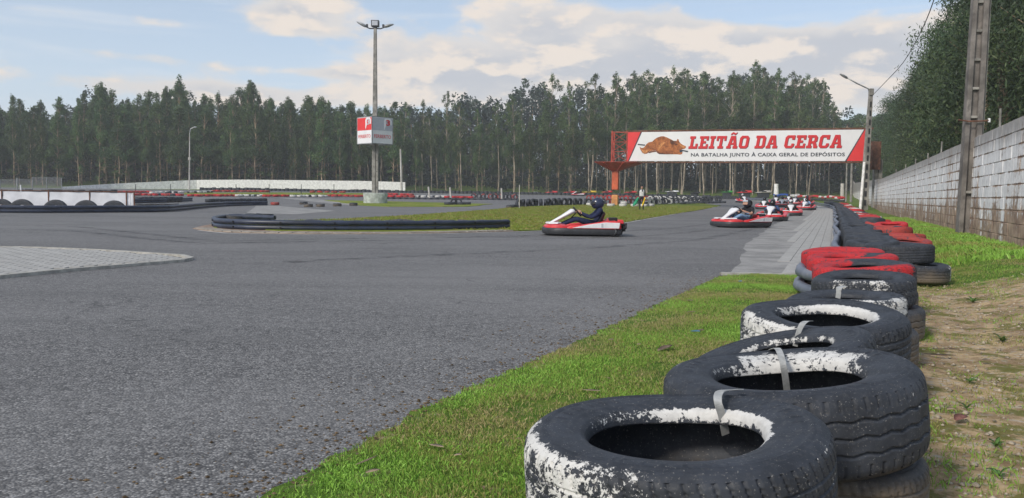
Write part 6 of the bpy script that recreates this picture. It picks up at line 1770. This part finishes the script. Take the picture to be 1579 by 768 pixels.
blades('grass', a_, .024, .0040, 'scattered grass tufts on the sandy strip', GR, .9, 5)
blades('grass', b_, .09, .022, 'longer green grass along the foot of the block wall', GR[1:], .8, 6)
pts = []
while len(pts) < 45000:
    x = rr_.uniform(-12, 22); y = 22 + rr_.random() * 48
    if not inside(isl, x, y): continue
    pts.append((x, y, tz(x, y) + .03))
blades('grass', pts, .05, .06, 'grass of the infield island', [(.36, .32, .10), (.30, .32, .07), (.24, .32, .045), (.26, .38, .05)], .9, 8)
# pebbles
mb = MB(); rs_ = random.Random(4)
for i in range(5000):
    y = 1.6 + 7.5 * rs_.random() ** 1.4; x = rowx(y) + .2 + rs_.random() * 2.6
    if x > 3.28 + .4 * y: continue
    s_ = .004 + .016 * rs_.random() ** 4; zz_ = ground_z(x, y) + s_ * .3; b0 = len(mb.v)
    for v_ in ((1, 0, 0), (0, 1, 0), (-1, 0, 0), (0, -1, 0), (0, 0, .6), (0, 0, -.6)):
        mb.v.append((x + v_[0] * s_ * rs_.uniform(.7, 1.4), y + v_[1] * s_ * rs_.uniform(.7, 1.3), zz_ + v_[2] * s_))
    for f in ((0, 1, 4), (1, 2, 4), (2, 3, 4), (3, 0, 4), (1, 0, 5), (2, 1, 5), (3, 2, 5), (0, 3, 5)): mb.f.append(tuple(b0 + q for q in f)); mb.m.append(0)
M['pebble'] = simple('pebble', (.34, .29, .22), .9, .2, var=.5, scale=30)
o = mb.build('gravel', M['pebble'], smooth=True); tag(o, 'loose pebbles scattered over the sandy strip', 'gravel', kind='stuff')
mb = MB()
for i in range(900):
    y = 1.4 + 8.5 * rs_.random() ** 1.3; x = edgex(min(y, 10.2)) + rs_.random() * 5
    if x > 3.2 + .4 * y or (x < rowx(y) + .2 and rs_.random() > .35): continue
    z = ground_z(x, y) + .012; a = rs_.uniform(0, 6.28); L = rs_.uniform(.008, .035); w = L * rs_.uniform(.15, .5); dx, dy = math.cos(a) * L / 2, math.sin(a) * L / 2; ex, ey = -math.sin(a) * w / 2, math.cos(a) * w / 2
    mb.face([(x - dx, y - dy, z), (x + ex, y + ey, z + .003), (x + dx, y + dy, z + .001)]); mb.face([(x + dx, y + dy, z + .001), (x - ex, y - ey, z + .004), (x - dx, y - dy, z)])
M['crumb'] = simple('plant_litter', (.24, .17, .11), .9, .2, var=.5, scale=20)
o = mb.build('plant_litter', M['crumb']); tag(o, 'small dry crumbs of leaf and bark strewn over grass and soil', 'litter', kind='stuff')
mb = MB()
for i in range(3200):
    y = 1.6 + 8.6 * rs_.random() ** 1.5; x = edgex(y) + rs_.gauss(-.03, .07) - (rs_.random() ** 4) * .8
    s_ = .003 + .008 * rs_.random() ** 3; zz_ = max(tz(x, y) + .004, ground_z(x, y)) + s_ * .3; b0 = len(mb.v)
    for v_ in ((1, 0, 0), (0, 1, 0), (-1, 0, 0), (0, -1, 0), (0, 0, .6)):
        mb.v.append((x + v_[0] * s_ * rs_.uniform(.7, 1.5), y + v_[1] * s_ * rs_.uniform(.7, 1.3), zz_ + v_[2] * s_))
    for f in ((0, 1, 4), (1, 2, 4), (2, 3, 4), (3, 0, 4)): mb.f.append(tuple(b0 + q for q in f)); mb.m.append(0)
M['edge_soil'] = simple('edge_soil_crumb', (.12, .085, .05), .95, .15, var=.6, scale=14)
o = mb.build('edge_grit', M['edge_soil']); tag(o, 'grit and soil crumbs along the ragged edge of the tarmac', 'grit', kind='stuff')
# single fallen leaves, bark strips and scraps
M['dry_leaf'] = simple('dry_leaf', (.36, .27, .18), .8, .2, var=.3, scale=30); M['bark_strip'] = simple('fallen_bark', (.17, .125, .09), .9, .2, var=.4, scale=20); M['blue_scrap'] = simple('blue_wrapper', (.15, .40, .62), .4, .4); M['red_leaf'] = simple('reddish_leaf', (.22, .10, .08), .8, .2, var=.3, scale=30)
def leaf(px, py, L, Wd_, mt, label, nm='fallen_leaf', cat='leaf'):
    p = G(px, py); z = ground_z(p.x, p.y) + .022; a = random.uniform(-.9, .9); mb = MB(); rg = []
    for i in range(7):
        t = i / 6; w = Wd_ * math.sin(PI * (.08 + .84 * t)); rg.append([Vector(((t - .5) * L, -w / 2, .25 * w + .10 * L * (t - .5) ** 2)), Vector(((t - .5) * L, 0, .12 * L * (t - .5) ** 2)), Vector(((t - .5) * L, w / 2, .25 * w + .10 * L * (t - .5) ** 2)), Vector(((t - .5) * L, 0, .002 + .12 * L * (t - .5) ** 2))])
    mb.loft(rg); o = mb.build(nm, M[mt], loc=(p.x, p.y, z), rot=(.1, -.1, a), smooth=True); tag(o, label, cat)
for args in ((673, 705, .085, .022, 'dry_leaf', 'curved pale dry leaf in the foreground grass left of the nearest tyre'), (706, 718, .03, .018, 'dry_leaf', 'tiny pale leaf scrap right of the curved dry leaf'), (912, 618, .10, .022, 'dry_leaf', 'pale slim dry leaf on the grass above the nearest tyre'),
             (868, 653, .10, .02, 'dry_leaf', 'slim dry leaf touching the left shoulder of the nearest tyre'), (565, 725, .10, .012, 'bark_strip', 'thin brown bark sliver near the tarmac edge'), (575, 743, .05, .022, 'dry_leaf', 'small pale leaf in the bottom foreground grass'),
             (1025, 546, .16, .05, 'bark_strip', 'reddish brown patch of fallen bark in the middle of the verge'), (942, 534, .04, .025, 'dry_leaf', 'small pale scrap at the tarmac edge'), (985, 541, .03, .02, 'dry_leaf', 'pale crumb of leaf in the middle verge'),
             (1480, 662, .09, .05, 'red_leaf', 'curled reddish leaf lying on the sandy strip'), (1465, 648, .04, .028, 'dry_leaf', 'pale oval leaf beside the curled reddish leaf'), (1448, 556, .20, .03, 'bark_strip', 'long grey bark strip on the sandy strip'),
             (1462, 548, .16, .018, 'bark_strip', 'dark bark strip crossing the longer grey one'), (1520, 566, .05, .03, 'dry_leaf', 'pale leaf on sand right of the bark strips'), (305, 538, .10, .012, 'dry_leaf', 'straw coloured sliver lying on the open tarmac'),
             (1057, 405, .12, .04, 'kart_black', 'dark scrap of rubber on the tarmac before the paving'), (1048, 413, .06, .03, 'kart_black', 'smaller dark rubber crumb beside the scrap'), (1450, 414, .9, .03, 'bark_strip', 'long thin stick lying on the bare earth by the grass'),
             (1063, 470, .09, .03, 'dry_leaf', 'pale dry leaf at the far part of the verge'), (1066, 487, .08, .02, 'dry_leaf', 'dry leaf below the pale one on the verge')):
    leaf(*args)
leaf(1072, 520, .075, .035, 'blue_scrap', 'blue scrap of wrapper lying on the verge grass', 'wrapper', 'litter'); leaf(1080, 518, .05, .035, 'dry_leaf', 'brown leaf against the blue wrapper')
leaf(1141, 441, .05, .04, 'blue_scrap', 'small bluish scrap near the corner of the paving', 'wrapper', 'litter')
# small broad-leaved weeds on the sandy strip
def weed(px, py, s_, n, label):
    p = G(px, py); z = ground_z(p.x, p.y); o = empty('weed', (p.x, p.y, z), 0, label, 'weed', 'weeds on the sandy strip'); r = random.Random(int(px))
    me = None
    for i in range(n):
        if me is None or i % 3 == 0:
            mb = MB(); rg = []
            for q in range(6):
                t = q / 5; w = .16 * math.sin(PI * (.06 + .9 * t)) ; rg.append([Vector((t, -w, .28 * math.sin(t * 2.2) + .06)), Vector((t, 0, .28 * math.sin(t * 2.2))), Vector((t, w, .28 * math.sin(t * 2.2) + .06)), Vector((t, 0, .28 * math.sin(t * 2.2) + .015))])
            mb.loft(rg); me = mb.mesh('leaf', M['weed'], smooth=True)
        l = add('leaf', me, o, (0, 0, .005), (0, -r.uniform(0, .6), i * 2.4 + r.uniform(-.3, .3))); k = s_ * r.uniform(.6, 1.1); l.scale = (k, k, k)
M['weed'] = simple('weed_leaf', (.09, .18, .04), .6, .3, var=.3, scale=25)
for args in ((1545, 532, .075, 9, 'star-shaped weed with long leaves on the sandy strip at the right'), (1540, 745, .045, 8, 'low weed at the bottom right corner of the sandy strip'), (1495, 598, .05, 8, 'upright weed on sand right of the second tyre stack'),
             (1535, 700, .05, 8, 'spreading weed near the right edge of the photo'), (1425, 745, .035, 6, 'small weed at the foot of the second stack'), (1490, 640, .04, 7, 'small weed above the curled reddish leaf'), (1500, 470, .08, 8, 'weed in the patchy grass behind the tyre row')):
    weed(*args)
# ================================================================== keep the 300 largest tyres as things, join the rest
tyres = [o for o in COL.objects if o.get('category') == 'tyre']
def weight(o):
    d = math.hypot(o.location.x, o.location.y)
    hid = 3.0 if ('lower tyre under the' in o['label'] and o.location.y > 14) or 'black tyre under the painted heap' in o['label'] else 1.0
    if o.location.y > 45 and 'dark row behind the pipe rail' in o['label']: hid = 1.6
    return d * hid / max(.6, o.scale[0])
tyres.sort(key=weight)
far_ = [o for o in tyres[300:] if o.type == 'MESH']
bym = {}
for o in far_: bym.setdefault(o.data.materials[0].name, []).append(o)
Vs = []; Fs = []; Pa = []; Mi = []; off = 0; mats = []
bpy.context.view_layer.update()
for mi, (mn, os_) in enumerate(bym.items()):
    mats.append(os_[0].data.materials[0])
    for o in os_:
        me = o.data; n = len(me.vertices); co = np.empty(n * 3, np.float32); me.vertices.foreach_get('co', co); co = co.reshape(-1, 3)
        mw = np.array(o.matrix_basis); co = co @ mw[:3, :3].T + mw[:3, 3]
        fi = np.empty(len(me.loops), np.int32); me.loops.foreach_get('vertex_index', fi); fi = fi.reshape(-1, 4)
        pa = np.empty(n, np.float32); me.attributes['paint'].data.foreach_get('value', pa)
        Vs.append(co); Fs.append(fi + off); Pa.append(pa); Mi.append(np.full(len(fi), mi)); off += n
for o in far_: bpy.data.objects.remove(o)
o = add('distant_tyres', np_mesh('distant_tyres', np.concatenate(Vs), np.concatenate(Fs), mats, {'paint': ('FLOAT', np.concatenate(Pa))}, smooth=True, midx=np.concatenate(Mi)))
tag(o, 'distant rows of painted and black tyres, too small to tell apart', 'tyres', kind='stuff')
for o in COL.objects:            # labels stay within sixteen words
    l = o.get('label')
    if l and len(l.split()) > 16: o['label'] = ' '.join(l.split()[:16])

# ================================================================== thin haze over the whole site
hz = MB(); hz.box((0, 1240, 14.5), (1900, 2560, 35)); hm = bpy.data.materials.new('thin_haze'); hm.use_nodes = True
nt_ = hm.node_tree; nt_.nodes.clear(); o_ = nt_.nodes.new('ShaderNodeOutputMaterial'); pv = nt_.nodes.new('ShaderNodeVolumePrincipled')
pv.inputs['Color'].default_value = (.93, .95, .98, 1); pv.inputs['Density'].default_value = 0.0008; pv.inputs['Anisotropy'].default_value = .0
nt_.links.new(pv.outputs[0], o_.inputs['Volume'])
ho = hz.build('haze', hm); ho['kind'] = 'stuff'
